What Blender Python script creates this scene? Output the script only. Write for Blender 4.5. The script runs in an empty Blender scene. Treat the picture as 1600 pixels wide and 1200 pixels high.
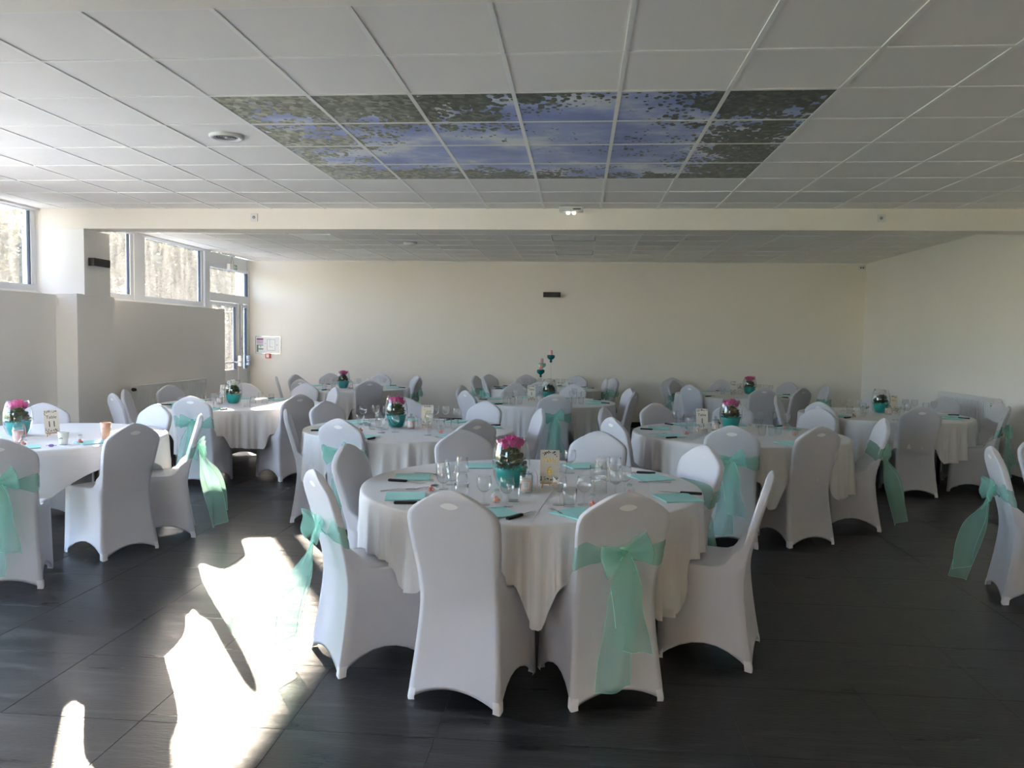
import bpy, bmesh, math, random
from mathutils import Vector, Matrix

random.seed(7)
SC = bpy.context.scene
COL = SC.collection
PI = math.pi
sin, cos = math.sin, math.cos

# ------------------------------------------------------------------ camera
CAM_H = 1.555
F_PX, YAW, PITCH, ROLL = 1225.5, .0843, -.0568, .0144


def cam_axes():
    cy, sy, cp, sp, cr, sr = cos(YAW), sin(YAW), cos(PITCH), sin(PITCH), cos(ROLL), sin(ROLL)
    fwd = Vector((-sy * cp, cy * cp, sp))
    right = Vector((cy, sy, 0))
    up = right.cross(fwd)
    return cr * right + sr * up, -sr * right + cr * up, fwd


CR, CU, CF = cam_axes()
cam = bpy.data.cameras.new('camera')
cam.sensor_width = 36
cam.sensor_fit = 'HORIZONTAL'
cam.lens = 36 * F_PX / 1600
cam.clip_end = 300
cam_o = bpy.data.objects.new('camera', cam)
M = Matrix((CR, CU, -CF)).transposed().to_4x4()
M.translation = Vector((0, 0, CAM_H))
cam_o.matrix_world = M
COL.objects.link(cam_o)
SC.camera = cam_o

# ------------------------------------------------------------------ light
SUN_DIR = Vector((.508, -.861, -.2985)).normalized()          # the way the sunlight travels
SUN_ELEV = math.asin(-SUN_DIR.z)
world = bpy.data.worlds.new('sky')
SC.world = world
world.use_nodes = True
wn = world.node_tree.nodes
wl = world.node_tree.links
wn.clear()
sky = wn.new('ShaderNodeTexSky')
sky.sky_type = 'NISHITA'
sky.sun_disc = False
sky.sun_elevation = SUN_ELEV
sky.sun_rotation = math.atan2(-SUN_DIR.x, -SUN_DIR.y)
sky.air_density = 1.0
sky.dust_density = 1.2
bg = wn.new('ShaderNodeBackground')
bg.inputs['Strength'].default_value = .34
wo = wn.new('ShaderNodeOutputWorld')
tint = wn.new('ShaderNodeVectorMath')
tint.operation = 'MULTIPLY'
tint.inputs[1].default_value = (.92, .96, 1.12)
wl.new(sky.outputs[0], tint.inputs[0])
wl.new(tint.outputs[0], bg.inputs['Color'])
wl.new(bg.outputs[0], wo.inputs['Surface'])
sun = bpy.data.lights.new('sun', 'SUN')
sun.energy = 7.0
sun.angle = math.radians(.6)
sun.color = (1.0, .86, .68)
sun_o = bpy.data.objects.new('sun', sun)
sun_o.rotation_euler = SUN_DIR.to_track_quat('-Z', 'Y').to_euler()
sun_o.location = (-20, 35, 14)
COL.objects.link(sun_o)

SC.view_settings.view_transform = 'Standard'
SC.view_settings.look = 'None'
SC.view_settings.gamma = 1
SC.view_settings.use_curve_mapping = False
SC.view_settings.exposure = 3.42
SC.cycles.max_bounces = 14
SC.cycles.diffuse_bounces = 8
SC.cycles.glossy_bounces = 5
SC.cycles.transmission_bounces = 8
SC.cycles.transparent_max_bounces = 40
SC.cycles.caustics_reflective = False
SC.cycles.caustics_refractive = False
SC.cycles.sample_clamp_indirect = 6


# ------------------------------------------------------------------ materials
def mat(name, color=(.8, .8, .8), rough=.5, metal=0.0, spec=.5, sheen=0.0, emit=None, coat=0.0):
    m = bpy.data.materials.new(name)
    m.use_nodes = True
    b = m.node_tree.nodes['Principled BSDF']
    b.inputs['Base Color'].default_value = (*color, 1)
    b.inputs['Roughness'].default_value = rough
    b.inputs['Metallic'].default_value = metal
    b.inputs['Specular IOR Level'].default_value = spec
    b.inputs['Sheen Weight'].default_value = sheen
    b.inputs['Coat Weight'].default_value = coat
    if emit:
        b.inputs['Emission Color'].default_value = (*emit[0], 1)
        b.inputs['Emission Strength'].default_value = emit[1]
    return m


def nt(m):
    return m.node_tree.nodes, m.node_tree.links, m.node_tree.nodes['Principled BSDF']


def pos_node(n, scale=(1, 1, 1), l=None, src='Position'):
    g = n.new('ShaderNodeNewGeometry') if src == 'Position' else n.new('ShaderNodeTexCoord')
    mp = n.new('ShaderNodeMapping')
    mp.inputs['Scale'].default_value = scale
    l.new(g.outputs[src], mp.inputs['Vector'])
    return mp


def noise(n, l, vec, scale, detail=4, rough=.5, dist=0.0):
    t = n.new('ShaderNodeTexNoise')
    t.inputs['Scale'].default_value = scale
    t.inputs['Detail'].default_value = detail
    t.inputs['Roughness'].default_value = rough
    t.inputs['Distortion'].default_value = dist
    l.new(vec.outputs[0], t.inputs['Vector'])
    return t


def ramp(n, l, src, stops):
    r = n.new('ShaderNodeValToRGB')
    el = r.color_ramp.elements
    while len(el) < len(stops):
        el.new(.5)
    for e, (p, c) in zip(el, stops):
        e.position = p
        e.color = (*c, 1) if len(c) == 3 else c
    l.new(src, r.inputs['Fac'])
    return r


def bump(n, l, b, src, strength, dist=.01):
    bp = n.new('ShaderNodeBump')
    bp.inputs['Strength'].default_value = strength
    bp.inputs['Distance'].default_value = dist
    l.new(src, bp.inputs['Height'])
    l.new(bp.outputs[0], b.inputs['Normal'])


def plaster(name, c1, c2, scale=1.2, rough=.75):
    m = mat(name, c1, rough, spec=.25)
    n, l, b = nt(m)
    p = pos_node(n, (1, 1, .5), l)
    t = noise(n, l, p, scale, 5)
    r = ramp(n, l, t.outputs['Fac'], [(.3, c1), (.7, c2)])
    l.new(r.outputs[0], b.inputs['Base Color'])
    q = pos_node(n, (1, 1, .25), l)
    t2 = noise(n, l, q, 14, 3)
    bump(n, l, b, t2.outputs['Fac'], .12, .01)
    return m


M_WALL = plaster('cream_wall', (.92, .87, .79), (.93, .885, .81))
M_WALLG = plaster('white_wall', (.90, .875, .84), (.92, .895, .86))
M_BEAM = plaster('beam_paint', (.91, .865, .79), (.92, .875, .80))
M_CEIL = plaster('ceiling_tile_board', (.88, .855, .82), (.90, .875, .84), 3.0, .85)
M_TEE = mat('tee_bar_white', (.93, .92, .90), .3)
M_DARKGAP = mat('dark_void', (.03, .03, .03), .9)
M_WHITEPAINT = mat('white_lacquer', (.80, .80, .79), .35)
M_FRAME = mat('window_frame_white', (.72, .74, .76), .35)
M_GASKET = mat('gasket_dark', (.05, .06, .09), .5)
M_BLACK = mat('black_plastic', (.012, .012, .014), .4)
M_BLACKMETAL = mat('black_metal', (.02, .02, .022), .35, .6)
M_STEEL = mat('cutlery_steel', (.62, .62, .62), .18, 1)
M_BASEB = mat('dark_skirting', (.02, .02, .022), .35)
M_TEAL = mat('teal_ceramic', (.0, .33, .30), .3)
M_TEALDARK = mat('dark_teal_glass', (.0, .12, .13), .1)
M_PINK = mat('pink_wax', (.75, .42, .42), .5)
M_WAX = mat('cream_wax', (.82, .77, .62), .5)
M_LABELW = mat('white_paper_label', (.85, .82, .80), .6)
M_LABELP = mat('pink_paper_label', (.80, .52, .48), .6)
M_RIBBON = mat('pink_ribbon', (.78, .48, .46), .5)
M_GOLD = mat('gold_foil', (.85, .60, .10), .25, .9)
M_CARD = mat('cream_card', (.82, .78, .70), .55)
M_INK = mat('dark_green_ink', (.03, .045, .035), .7)
M_WOOD = mat('pale_easel_wood', (.62, .38, .20), .55)
M_TABLE = mat('table_top_wood', (.35, .28, .2), .6)
M_STEM = mat('plant_stem', (.10, .16, .05), .6)
M_CUPP = mat('peach_paper_cup', (.80, .47, .33), .5)
M_CUPW = mat('white_paper_cup', (.80, .80, .74), .5)
M_RED = mat('red_plastic', (.6, .06, .05), .4)
M_GREEN = mat('exit_green', (.0, .22, .12), .4)
M_SIGNW = mat('sign_white', (.8, .8, .8), .3)
M_SIGNP = mat('sign_purple', (.25, .08, .2), .4)
M_SIGNG = mat('sign_grey_green', (.12, .2, .15), .4)
M_SIGNLINE = mat('sign_line', (.35, .36, .36), .5)
M_CANDY = mat('pink_candy', (.8, .32, .25), .4)
M_PURPLE = mat('purple_foil', (.25, .14, .40), .3)
M_RAD = mat('radiator_white', (.78, .79, .80), .3)
M_CHROME = mat('chrome', (.75, .75, .78), .12, 1)
M_LED = mat('light_diffuser', (.86, .86, .85), .4)
M_LAMPGLOW = mat('spot_lens', (.9, .88, .8), .2, emit=((1, .93, .8), .35))


def cloth_mat(name, c, rough=.65, transl=.12, weave=220, sheen=.2):
    m = mat(name, c, rough, spec=.2, sheen=sheen)
    n, l, b = nt(m)
    tr = n.new('ShaderNodeBsdfTranslucent')
    tr.inputs['Color'].default_value = (*c, 1)
    mx = n.new('ShaderNodeMixShader')
    mx.inputs[0].default_value = transl
    out = n['Material Output']
    l.new(b.outputs[0], mx.inputs[1])
    l.new(tr.outputs[0], mx.inputs[2])
    l.new(mx.outputs[0], out.inputs['Surface'])
    p = pos_node(n, (1, 1, 1), l, 'Object')
    t = noise(n, l, p, weave, 2)
    t2 = noise(n, l, p, 7, 3)
    ad = n.new('ShaderNodeMath')
    ad.operation = 'MULTIPLY_ADD'
    l.new(t2.outputs['Fac'], ad.inputs[0])
    ad.inputs[1].default_value = 2.0
    l.new(t.outputs['Fac'], ad.inputs[2])
    bump(n, l, b, ad.outputs[0], .10, .004)
    return m


M_COVER = cloth_mat('white_spandex', (.665, .66, .70), .55, .10)
M_HANDLELIGHT = cloth_mat('handle_light_paint', (.97, .97, .98), .35, .05)  # paler fabric colour imitates light passing through the handle opening
M_POCKET = cloth_mat('doubled_spandex', (.83, .83, .86), .5, .05)
M_CLOTH = cloth_mat('white_tablecloth', (.78, .765, .755), .6, .14)
M_NAPKIN = cloth_mat('teal_paper_napkin', (.30, .70, .65), .7, .1)


def organza():
    m = bpy.data.materials.new('mint_organza')
    m.use_nodes = True
    n, l = m.node_tree.nodes, m.node_tree.links
    n.clear()
    o = n.new('ShaderNodeOutputMaterial')
    tp = n.new('ShaderNodeBsdfTransparent')
    tp.inputs[0].default_value = (.86, .98, .94, 1)
    tl = n.new('ShaderNodeBsdfTranslucent')
    tl.inputs[0].default_value = (.62, .95, .84, 1)
    df = n.new('ShaderNodeBsdfPrincipled')
    df.inputs['Base Color'].default_value = (.43, .82, .71, 1)
    df.inputs['Roughness'].default_value = .45
    m1 = n.new('ShaderNodeMixShader')
    m1.inputs[0].default_value = .5
    l.new(tl.outputs[0], m1.inputs[1])
    l.new(df.outputs[0], m1.inputs[2])
    m2 = n.new('ShaderNodeMixShader')
    m2.inputs[0].default_value = .33
    l.new(tp.outputs[0], m2.inputs[1])
    l.new(m1.outputs[0], m2.inputs[2])
    l.new(m2.outputs[0], o.inputs['Surface'])
    return m


M_ORG = organza()
M_ORGHEM = mat('sash_hem', (.30, .75, .60), .5)


def facing_fac(n, l, k):
    """thin-sheet reflectance that is the same from both sides: about 4% head-on, rising at grazing angles"""
    lw = n.new('ShaderNodeLayerWeight')
    lw.inputs['Blend'].default_value = .5
    pw = n.new('ShaderNodeMath')
    pw.operation = 'POWER'
    pw.inputs[1].default_value = 5.0
    l.new(lw.outputs['Facing'], pw.inputs[0])
    mu = n.new('ShaderNodeMath')
    mu.operation = 'MULTIPLY_ADD'
    mu.use_clamp = True
    mu.inputs[1].default_value = .8 * k
    mu.inputs[2].default_value = .027 * k
    l.new(pw.outputs[0], mu.inputs[0])
    return mu


def thin_glass(name, tint=(.97, .98, .98), k=1.3, rough=.02):
    m = bpy.data.materials.new(name)
    m.use_nodes = True
    n, l = m.node_tree.nodes, m.node_tree.links
    n.clear()
    o = n.new('ShaderNodeOutputMaterial')
    tp = n.new('ShaderNodeBsdfTransparent')
    tp.inputs[0].default_value = (*tint, 1)
    gl = n.new('ShaderNodeBsdfGlossy')
    gl.inputs['Roughness'].default_value = rough
    mu = facing_fac(n, l, k)
    mx = n.new('ShaderNodeMixShader')
    l.new(mu.outputs[0], mx.inputs[0])
    l.new(tp.outputs[0], mx.inputs[1])
    l.new(gl.outputs[0], mx.inputs[2])
    l.new(mx.outputs[0], o.inputs['Surface'])
    return m


M_GLASS = thin_glass('clear_glass', (.98, .985, .985), 1.9, .004)
M_GLASSLID = thin_glass('lid_glass', (.80, .86, .85), 1.8)


def dusty_pane(name, tint, dust):
    m = bpy.data.materials.new(name)
    m.use_nodes = True
    n, l = m.node_tree.nodes, m.node_tree.links
    n.clear()
    o = n.new('ShaderNodeOutputMaterial')
    tp = n.new('ShaderNodeBsdfTransparent')
    tp.inputs[0].default_value = (*tint, 1)
    gl = n.new('ShaderNodeBsdfGlossy')
    gl.inputs['Roughness'].default_value = .01
    fr = facing_fac(n, l, 1.0)
    m0 = n.new('ShaderNodeMixShader')
    l.new(fr.outputs[0], m0.inputs[0])
    l.new(tp.outputs[0], m0.inputs[1])
    l.new(gl.outputs[0], m0.inputs[2])
    tl = n.new('ShaderNodeBsdfTranslucent')
    tl.inputs[0].default_value = (.92, .88, .80, 1)
    p = pos_node(n, (1, 5, .7), l)
    t = noise(n, l, p, 3.0, 6, .65)
    p2 = pos_node(n, (1, 1, 1), l)
    t2 = noise(n, l, p2, 40, 4, .7)
    ml = n.new('ShaderNodeMath')
    ml.operation = 'MULTIPLY'
    l.new(t.outputs['Fac'], ml.inputs[0])
    l.new(t2.outputs['Fac'], ml.inputs[1])
    r = ramp(n, l, ml.outputs[0], [(.12, (dust * .12,) * 3), (.45, (dust,) * 3)])
    m1 = n.new('ShaderNodeMixShader')
    l.new(r.outputs[0], m1.inputs[0])
    l.new(m0.outputs[0], m1.inputs[1])
    l.new(tl.outputs[0], m1.inputs[2])
    l.new(m1.outputs[0], o.inputs['Surface'])
    return m


M_PANE = dusty_pane('dusty_window_glass', (.60, .605, .61), .08)
M_PANECLEAR = dusty_pane('clean_window_glass', (.97, .97, .97), .02)


def leaf_mat(name, c1, c2, transl=.4):
    m = mat(name, c1, .5)
    n, l, b = nt(m)
    p = pos_node(n, (1, 1, 1), l)
    t = noise(n, l, p, 9, 2)
    r = ramp(n, l, t.outputs['Fac'], [(.35, c1), (.65, c2)])
    l.new(r.outputs[0], b.inputs['Base Color'])
    tr = n.new('ShaderNodeBsdfTranslucent')
    l.new(r.outputs[0], tr.inputs[0])
    mx = n.new('ShaderNodeMixShader')
    mx.inputs[0].default_value = transl
    l.new(b.outputs[0], mx.inputs[1])
    l.new(tr.outputs[0], mx.inputs[2])
    l.new(mx.outputs[0], n['Material Output'].inputs['Surface'])
    return m


M_LEAF = leaf_mat('cyclamen_leaf', (.02, .055, .02), (.05, .10, .04), .15)
M_PETALP = leaf_mat('magenta_petal', (.62, .03, .26), (.80, .16, .42), .3)
M_PETALW = leaf_mat('white_petal', (.80, .80, .74), (.88, .88, .84), .3)
M_TREE = leaf_mat('tree_leaf', (.055, .058, .03), (.11, .10, .06), .4)
M_BARK = mat('bark', (.12, .09, .06), .9)
M_GRASS = leaf_mat('lawn_grass', (.10, .22, .02), (.2, .34, .05), .2)


def floor_mat():
    m = mat('charcoal_tile', (.02, .021, .023), .3, spec=.55)
    n, l, b = nt(m)
    oi = n.new('ShaderNodeObjectInfo')
    g = n.new('ShaderNodeNewGeometry')
    ml = n.new('ShaderNodeVectorMath')
    ml.operation = 'SCALE'
    ml.inputs['Scale'].default_value = 31.0
    cx = n.new('ShaderNodeCombineXYZ')
    l.new(oi.outputs['Random'], cx.inputs[0])
    l.new(oi.outputs['Random'], cx.inputs[1])
    l.new(cx.outputs[0], ml.inputs[0])
    ad = n.new('ShaderNodeVectorMath')
    ad.operation = 'ADD'
    l.new(g.outputs['Position'], ad.inputs[0])
    l.new(ml.outputs[0], ad.inputs[1])
    mp = n.new('ShaderNodeMapping')
    mp.inputs['Scale'].default_value = (1.0, 8, 1)
    l.new(ad.outputs[0], mp.inputs['Vector'])
    t = noise(n, l, mp, 1.7, 7, .62, .6)
    r = ramp(n, l, t.outputs['Fac'], [(.28, (.006, .0062, .0068)), (.5, (.016, .0162, .017)), (.74, (.075, .075, .073))])
    l.new(r.outputs[0], b.inputs['Base Color'])
    rr = ramp(n, l, t.outputs['Fac'], [(.3, (.26,) * 3), (.75, (.44,) * 3)])
    l.new(rr.outputs[0], b.inputs['Roughness'])
    mp2 = n.new('ShaderNodeMapping')
    mp2.inputs['Scale'].default_value = (9, 40, 1)
    l.new(ad.outputs[0], mp2.inputs['Vector'])
    t2 = noise(n, l, mp2, 2.2, 5, .6)
    bump(n, l, b, t2.outputs['Fac'], .35, .004)
    return m


M_BOUNCE = plaster('pale_bounce_concrete', (.62, .61, .59), (.70, .69, .66))
M_FLOOR = floor_mat()
M_GROUT = mat('grey_grout', (.06, .06, .06), .6)


def sky_print():
    """Printed ceiling picture: blue sky and clouds framed by foliage, continuous over the 24 tiles (flat print)."""
    m = mat('sky_print', (.2, .3, .7), .28, spec=.5)
    n, l, b = nt(m)
    g = n.new('ShaderNodeNewGeometry')
    sp = n.new('ShaderNodeSeparateXYZ')
    l.new(g.outputs['Position'], sp.inputs[0])

    def mr(src, a, b_):
        q = n.new('ShaderNodeMapRange')
        q.inputs['From Min'].default_value = a
        q.inputs['From Max'].default_value = b_
        l.new(src, q.inputs['Value'])
        return q.outputs[0]

    def mth(op, a, b_=None):
        q = n.new('ShaderNodeMath')
        q.operation = op
        for i, s in enumerate((a, b_)):
            if s is None:
                continue
            if isinstance(s, (int, float)):
                q.inputs[i].default_value = s
            else:
                l.new(s, q.inputs[i])
        return q.outputs[0]
    u = mr(sp.outputs[0], -2.2, 1.4)
    v = mr(sp.outputs[1], 4.516, 6.916)
    p = pos_node(n, (1, 1, 1), l)
    big = noise(n, l, p, 1.1, 3).outputs['Fac']
    mid = noise(n, l, p, 5.5, 3).outputs['Fac']
    # foliage closeness: right edge, near-left corner, near edge band, far edge band
    right = mth('MULTIPLY', mr(u, .66, .92), .85)
    nearl = mth('MULTIPLY', mr(v, .62, .0), mr(u, .80, .30))
    far = mth('MULTIPLY', mr(v, .72, 1.0), .95)
    left = mth('MULTIPLY', mr(u, .34, .0), .75)
    mx = mth('MAXIMUM', mth('MAXIMUM', right, nearl), mth('MAXIMUM', far, left))
    dens = mth('ADD', mx, mth('ADD', mth('MULTIPLY', mth('SUBTRACT', big, .5), 1.7), mth('MULTIPLY', mth('SUBTRACT', mid, .5), 1.6)))
    vo = n.new('ShaderNodeTexVoronoi')
    vo.inputs['Scale'].default_value = 27
    vo.inputs['Randomness'].default_value = 1
    mpv = n.new('ShaderNodeMapping')
    mpv.inputs['Scale'].default_value = (1, .7, 1)
    mpv.inputs['Rotation'].default_value = (0, 0, .6)
    l.new(g.outputs['Position'], mpv.inputs['Vector'])
    l.new(mpv.outputs[0], vo.inputs['Vector'])
    leafmask = mth('GREATER_THAN', mth('SUBTRACT', dens, mth('MULTIPLY', vo.outputs['Distance'], .85)), .12)
    cl = noise(n, l, pos_node(n, (1, 1.4, 1), l), 1.6, 6, .6).outputs['Fac']
    skyc = ramp(n, l, cl, [(.36, (.24, .31, .68)), (.48, (.40, .48, .80)), (.60, (.82, .85, .92))])
    lf = n.new('ShaderNodeTexVoronoi')
    lf.inputs['Scale'].default_value = 30
    l.new(g.outputs['Position'], lf.inputs['Vector'])
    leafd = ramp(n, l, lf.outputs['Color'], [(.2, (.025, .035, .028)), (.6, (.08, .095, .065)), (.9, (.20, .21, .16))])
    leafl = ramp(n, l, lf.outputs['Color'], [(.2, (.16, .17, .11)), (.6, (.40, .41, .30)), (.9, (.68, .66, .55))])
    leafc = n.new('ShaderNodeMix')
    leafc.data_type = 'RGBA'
    l.new(mr(u, .05, .50), leafc.inputs[0])  # leaves paler towards the left: glare painted into the printed picture
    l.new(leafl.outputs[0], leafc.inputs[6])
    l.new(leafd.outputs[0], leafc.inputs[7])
    mixn = n.new('ShaderNodeMix')
    mixn.data_type = 'RGBA'
    l.new(leafmask, mixn.inputs[0])
    l.new(skyc.outputs[0], mixn.inputs[6])
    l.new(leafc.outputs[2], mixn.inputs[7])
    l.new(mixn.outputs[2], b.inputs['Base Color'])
    return m


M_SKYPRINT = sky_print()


# ------------------------------------------------------------------ mesh helpers
class MB:
    def __init__(s):
        s.v, s.f = [], []

    def add(s, vs, fs):
        o = len(s.v)
        s.v += [tuple(p) for p in vs]
        s.f += [tuple(i + o for i in f) for f in fs]
        return s

    def box(s, x0, x1, y0, y1, z0, z1, b=0.0):
        if b <= 0:
            vs = [(x, y, z) for z in (z0, z1) for y in (y0, y1) for x in (x0, x1)]
            return s.add(vs, [(0, 2, 3, 1), (4, 5, 7, 6), (0, 1, 5, 4), (2, 6, 7, 3), (0, 4, 6, 2), (1, 3, 7, 5)])
        bm = bmesh.new()
        bmesh.ops.create_cube(bm, size=1, matrix=Matrix.Translation(((x0 + x1) / 2, (y0 + y1) / 2, (z0 + z1) / 2)) @ Matrix.Diagonal((x1 - x0, y1 - y0, z1 - z0, 1)))
        bmesh.ops.bevel(bm, geom=bm.edges[:], offset=b, segments=1, affect='EDGES')
        s.add([v.co for v in bm.verts], [[v.index for v in f.verts] for f in bm.faces] if bm.verts.index_update() is None else [])
        bm.free()
        return s

    def lathe(s, prof, n=24, cx=0, cy=0, z0=0, cap0=False, cap1=False):
        vs, fs = [], []
        for r, z in prof:
            for k in range(n):
                a = 2 * PI * k / n
                vs.append((cx + r * cos(a), cy + r * sin(a), z0 + z))
        for i in range(len(prof) - 1):
            for k in range(n):
                a, b = i * n + k, i * n + (k + 1) % n
                fs.append((a, b, b + n, a + n))
        if cap0:
            fs.append(tuple(reversed(range(n))))
        if cap1:
            fs.append(tuple(range((len(prof) - 1) * n, len(prof) * n)))
        return s.add(vs, fs)

    def tube(s, pts, r, n=8, caps=True):
        pts = [Vector(p) for p in pts]
        vs, fs = [], []
        up = Vector((0, 0, 1))
        for i, p in enumerate(pts):
            t = (pts[min(i + 1, len(pts) - 1)] - pts[max(i - 1, 0)]).normalized()
            a = t.cross(up if abs(t.z) < .95 else Vector((1, 0, 0))).normalized()
            b = t.cross(a)
            rr = r[i] if isinstance(r, (list, tuple)) else r
            for k in range(n):
                an = 2 * PI * k / n
                vs.append(p + rr * (cos(an) * a + sin(an) * b))
        for i in range(len(pts) - 1):
            for k in range(n):
                a, b = i * n + k, i * n + (k + 1) % n
                fs.append((a, a + n, b + n, b))
        if caps:
            fs.append(tuple(range(n)))
            fs.append(tuple(reversed(range((len(pts) - 1) * n, len(pts) * n))))
        return s.add(vs, fs)

    def grid(s, rows, close_u=False):
        n = len(rows[0])
        vs = [p for r in rows for p in r]
        fs = []
        for i in range(len(rows) - 1):
            for k in range(n if close_u else n - 1):
                a, b = i * n + k, i * n + (k + 1) % n
                fs.append((a, b, b + n, a + n))
        return s.add(vs, fs)

    def mesh(s, name, material, smooth=False):
        me = bpy.data.meshes.new(name)
        me.from_pydata(s.v, [], s.f)
        if smooth:
            me.polygons.foreach_set('use_smooth', [True] * len(me.polygons))
        me.materials.append(material)
        me.update()
        return me

    def build(s, name, material, parent=None, smooth=False, loc=(0, 0, 0)):
        return put(name, s.mesh(name, material, smooth), parent, loc)


def put(name, me, parent=None, loc=(0, 0, 0), rot=(0, 0, 0)):
    o = bpy.data.objects.new(name, me)
    COL.objects.link(o)
    o.location = loc
    o.rotation_euler = rot
    if parent:
        o.parent = parent
    return o


def tag(o, label=None, cat=None, group=None, kind=None):
    if label:
        o['label'] = label
    if cat:
        o['category'] = cat
    if group:
        o['group'] = group
    if kind:
        o['kind'] = kind
    return o


def thing(name, label, cat, loc=(0, 0, 0), rz=0, group=None):
    o = bpy.data.objects.new(name, None)
    o.empty_display_size = .1
    COL.objects.link(o)
    o.location = loc
    o.rotation_euler = (0, 0, rz)
    return tag(o, label, cat, group)


def dup(root, loc, rz, label, group=None, scale=None):
    r = root.copy()
    COL.objects.link(r)
    r.location = loc
    r.rotation_euler = (0, 0, rz)
    r['label'] = label
    if group:
        r['group'] = group
    if scale:
        r.scale = scale
    for ch in list(root.children):
        c = ch.copy()
        COL.objects.link(c)
        c.parent = r
        for g in list(ch.children):
            d = g.copy()
            COL.objects.link(d)
            d.parent = c
    return r


class Kind:
    """First call hands out the built thing itself, later calls hand out copies of it."""
    def __init__(s, root):
        s.root, s.used = root, False

    def at(s, loc, rz, label, group=None, scale=None):
        if not s.used:
            s.used = True
            s.root.location = loc
            s.root.rotation_euler = (0, 0, rz)
            s.root['label'] = label
            if group:
                s.root['group'] = group
            if scale:
                s.root.scale = scale
            return s.root
        return dup(s.root, loc, rz, label, group, scale)


def struct(name, mb, material, parent=None, smooth=False):
    o = mb.build(name, material, parent, smooth)
    if not parent:
        o['kind'] = 'structure'
    return o


def text_mesh(txt, size, material, name):
    c = bpy.data.curves.new('t', 'FONT')
    c.body = txt
    c.size = size
    c.align_x = 'CENTER'
    c.align_y = 'CENTER'
    c.extrude = .0003
    o = bpy.data.objects.new('t', c)
    COL.objects.link(o)
    dg = bpy.context.evaluated_depsgraph_get()
    me = bpy.data.meshes.new_from_object(o.evaluated_get(dg))
    bpy.data.objects.remove(o)
    bpy.data.curves.remove(c)
    me.name = name
    me.materials.clear()
    me.materials.append(material)
    return me


def to_px(x, y, z):
    d = Vector((x, y, z - CAM_H))
    return 800 + F_PX * d.dot(CR) / d.dot(CF)


ORD = ['first', 'second', 'third', 'fourth', 'fifth', 'sixth', 'seventh', 'eighth', 'ninth', 'tenth', 'eleventh', 'twelfth', 'thirteenth', 'fourteenth', 'fifteenth', 'sixteenth', 'seventeenth', 'eighteenth']


def by_x(tc, pts):
    """Local points on a table, sorted by where they lie from left to right, with an ordinal each."""
    q = sorted(pts, key=lambda p: to_px(tc[0] + p[0], tc[1] + p[1], .77))
    return list(zip(q, ORD))


# ------------------------------------------------------------------ the room
CZ = 2.951
XL, XR, YB, YN = -6.10, 4.95, 14.2, -3.0
YBEAM = 8.47
GX0, GY0, T = -2.1988, 3.3163, .6

# floor: recessed grout slab and one tile object per tile
fl = struct('floor', MB().box(XL - .3, XR + .2, YN - .2, YB + .2, -.12, -.0016), M_GROUT)
FX0, FY0 = .07, 2.94
full = MB().box(-.2988, .2988, -.2988, .2988, -.03, 0, .0007).mesh('floor_tile', M_FLOOR)
far = MB()
tiles = []
for i in range(-11, 9):
    for j in range(-10, 20):
        x0, y0 = FX0 + T * i, FY0 + T * j
        x1, y1 = min(x0 + T, XR), min(y0 + T, YB)
        x0, y0 = max(x0, XL), max(y0, YN)
        if x1 - x0 < .03 or y1 - y0 < .03:
            continue
        whole = x1 - x0 > .59 and y1 - y0 > .59
        cx, cy = (x0 + x1) / 2, (y0 + y1) / 2
        if whole and cy > 2.3 and cy < 11.0 and abs(cx + .085 * cy) < .70 * cy + .4:
            tiles.append((cy, cx, cy))
        else:
            far.box(x0 + .0015, x1 - .0015, y0 + .0015, y1 - .0015, -.03, 0, 0)
tiles.sort()
for k, (_, cx, cy) in enumerate(tiles):
    if k < 290:
        put('floor_tile', full, fl, (cx, cy, 0))
    else:
        far.box(cx - .2985, cx + .2985, cy - .2985, cy + .2985, -.03, 0, 0)
o = far.build('floor_tiles', M_FLOOR, fl)
o['kind'] = 'stuff'

# walls
struct('wall_back', MB().box(XL - .3, XR + .3, YB, YB + .2, -.1, 3.2), M_WALL)
struct('wall_right', MB().box(XR, XR + .2, YN, YB, -.1, 3.2), M_WALLG)
struct('wall_front', MB().box(XL - .3, -5.0, YN - .2, YN, -.1, 3.2).box(-3.12, XR + .3, YN - .2, YN, -.1, 3.2).box(-5.0, -3.12, YN - .2, YN, -.1, 1.5).box(-5.0, -3.12, YN - .2, YN, 2.6, 3.2), M_WALLG)
wl_ = struct('wall_left', MB().box(XL - .22, XL, 6.25, 12.62, -.1, 2.02).box(XL - .22, XL, YN, 6.25, -.1, .12).box(XL - .22, XL, YN, 1.8, .12, 3.2).box(XL - .22, XL, 6.25, 7.61, 2.02, 3.2), M_WALLG)
struct('wall_left_lining', MB().box(XL, -5.85, 6.3, 8.36, 0, 1.985, .004).box(XL, -5.60, 8.36, 9.08, 0, 2.0, .004).box(XL, -5.85, 9.08, 12.58, 0, 1.985, .004), M_WALLG)
struct('pillar_left', MB().box(XL - .22, -5.58, YBEAM, 8.96, 1.99, 2.731), M_WALLG)
struct('beam', MB().box(XL - .2, XR, YBEAM, 8.75, 2.732, 3.1), M_BEAM)
struct('roof_slab', MB().box(XL - .4, XR + .3, YN - .2, YB + .3, 3.12, 3.3), M_DARKGAP)
struct('baseboard_right', MB().box(XR - .018, XR, YN, YB, 0, .10, .003), M_BASEB)
struct('baseboard_back', MB().box(XL, XR - .02, YB - .018, YB, 0, .10, .003), M_BASEB)
struct('trim_1', MB().box(XL - .1, XL, YN, 12.6, 2.93, 3.12), M_WHITEPAINT)

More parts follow.
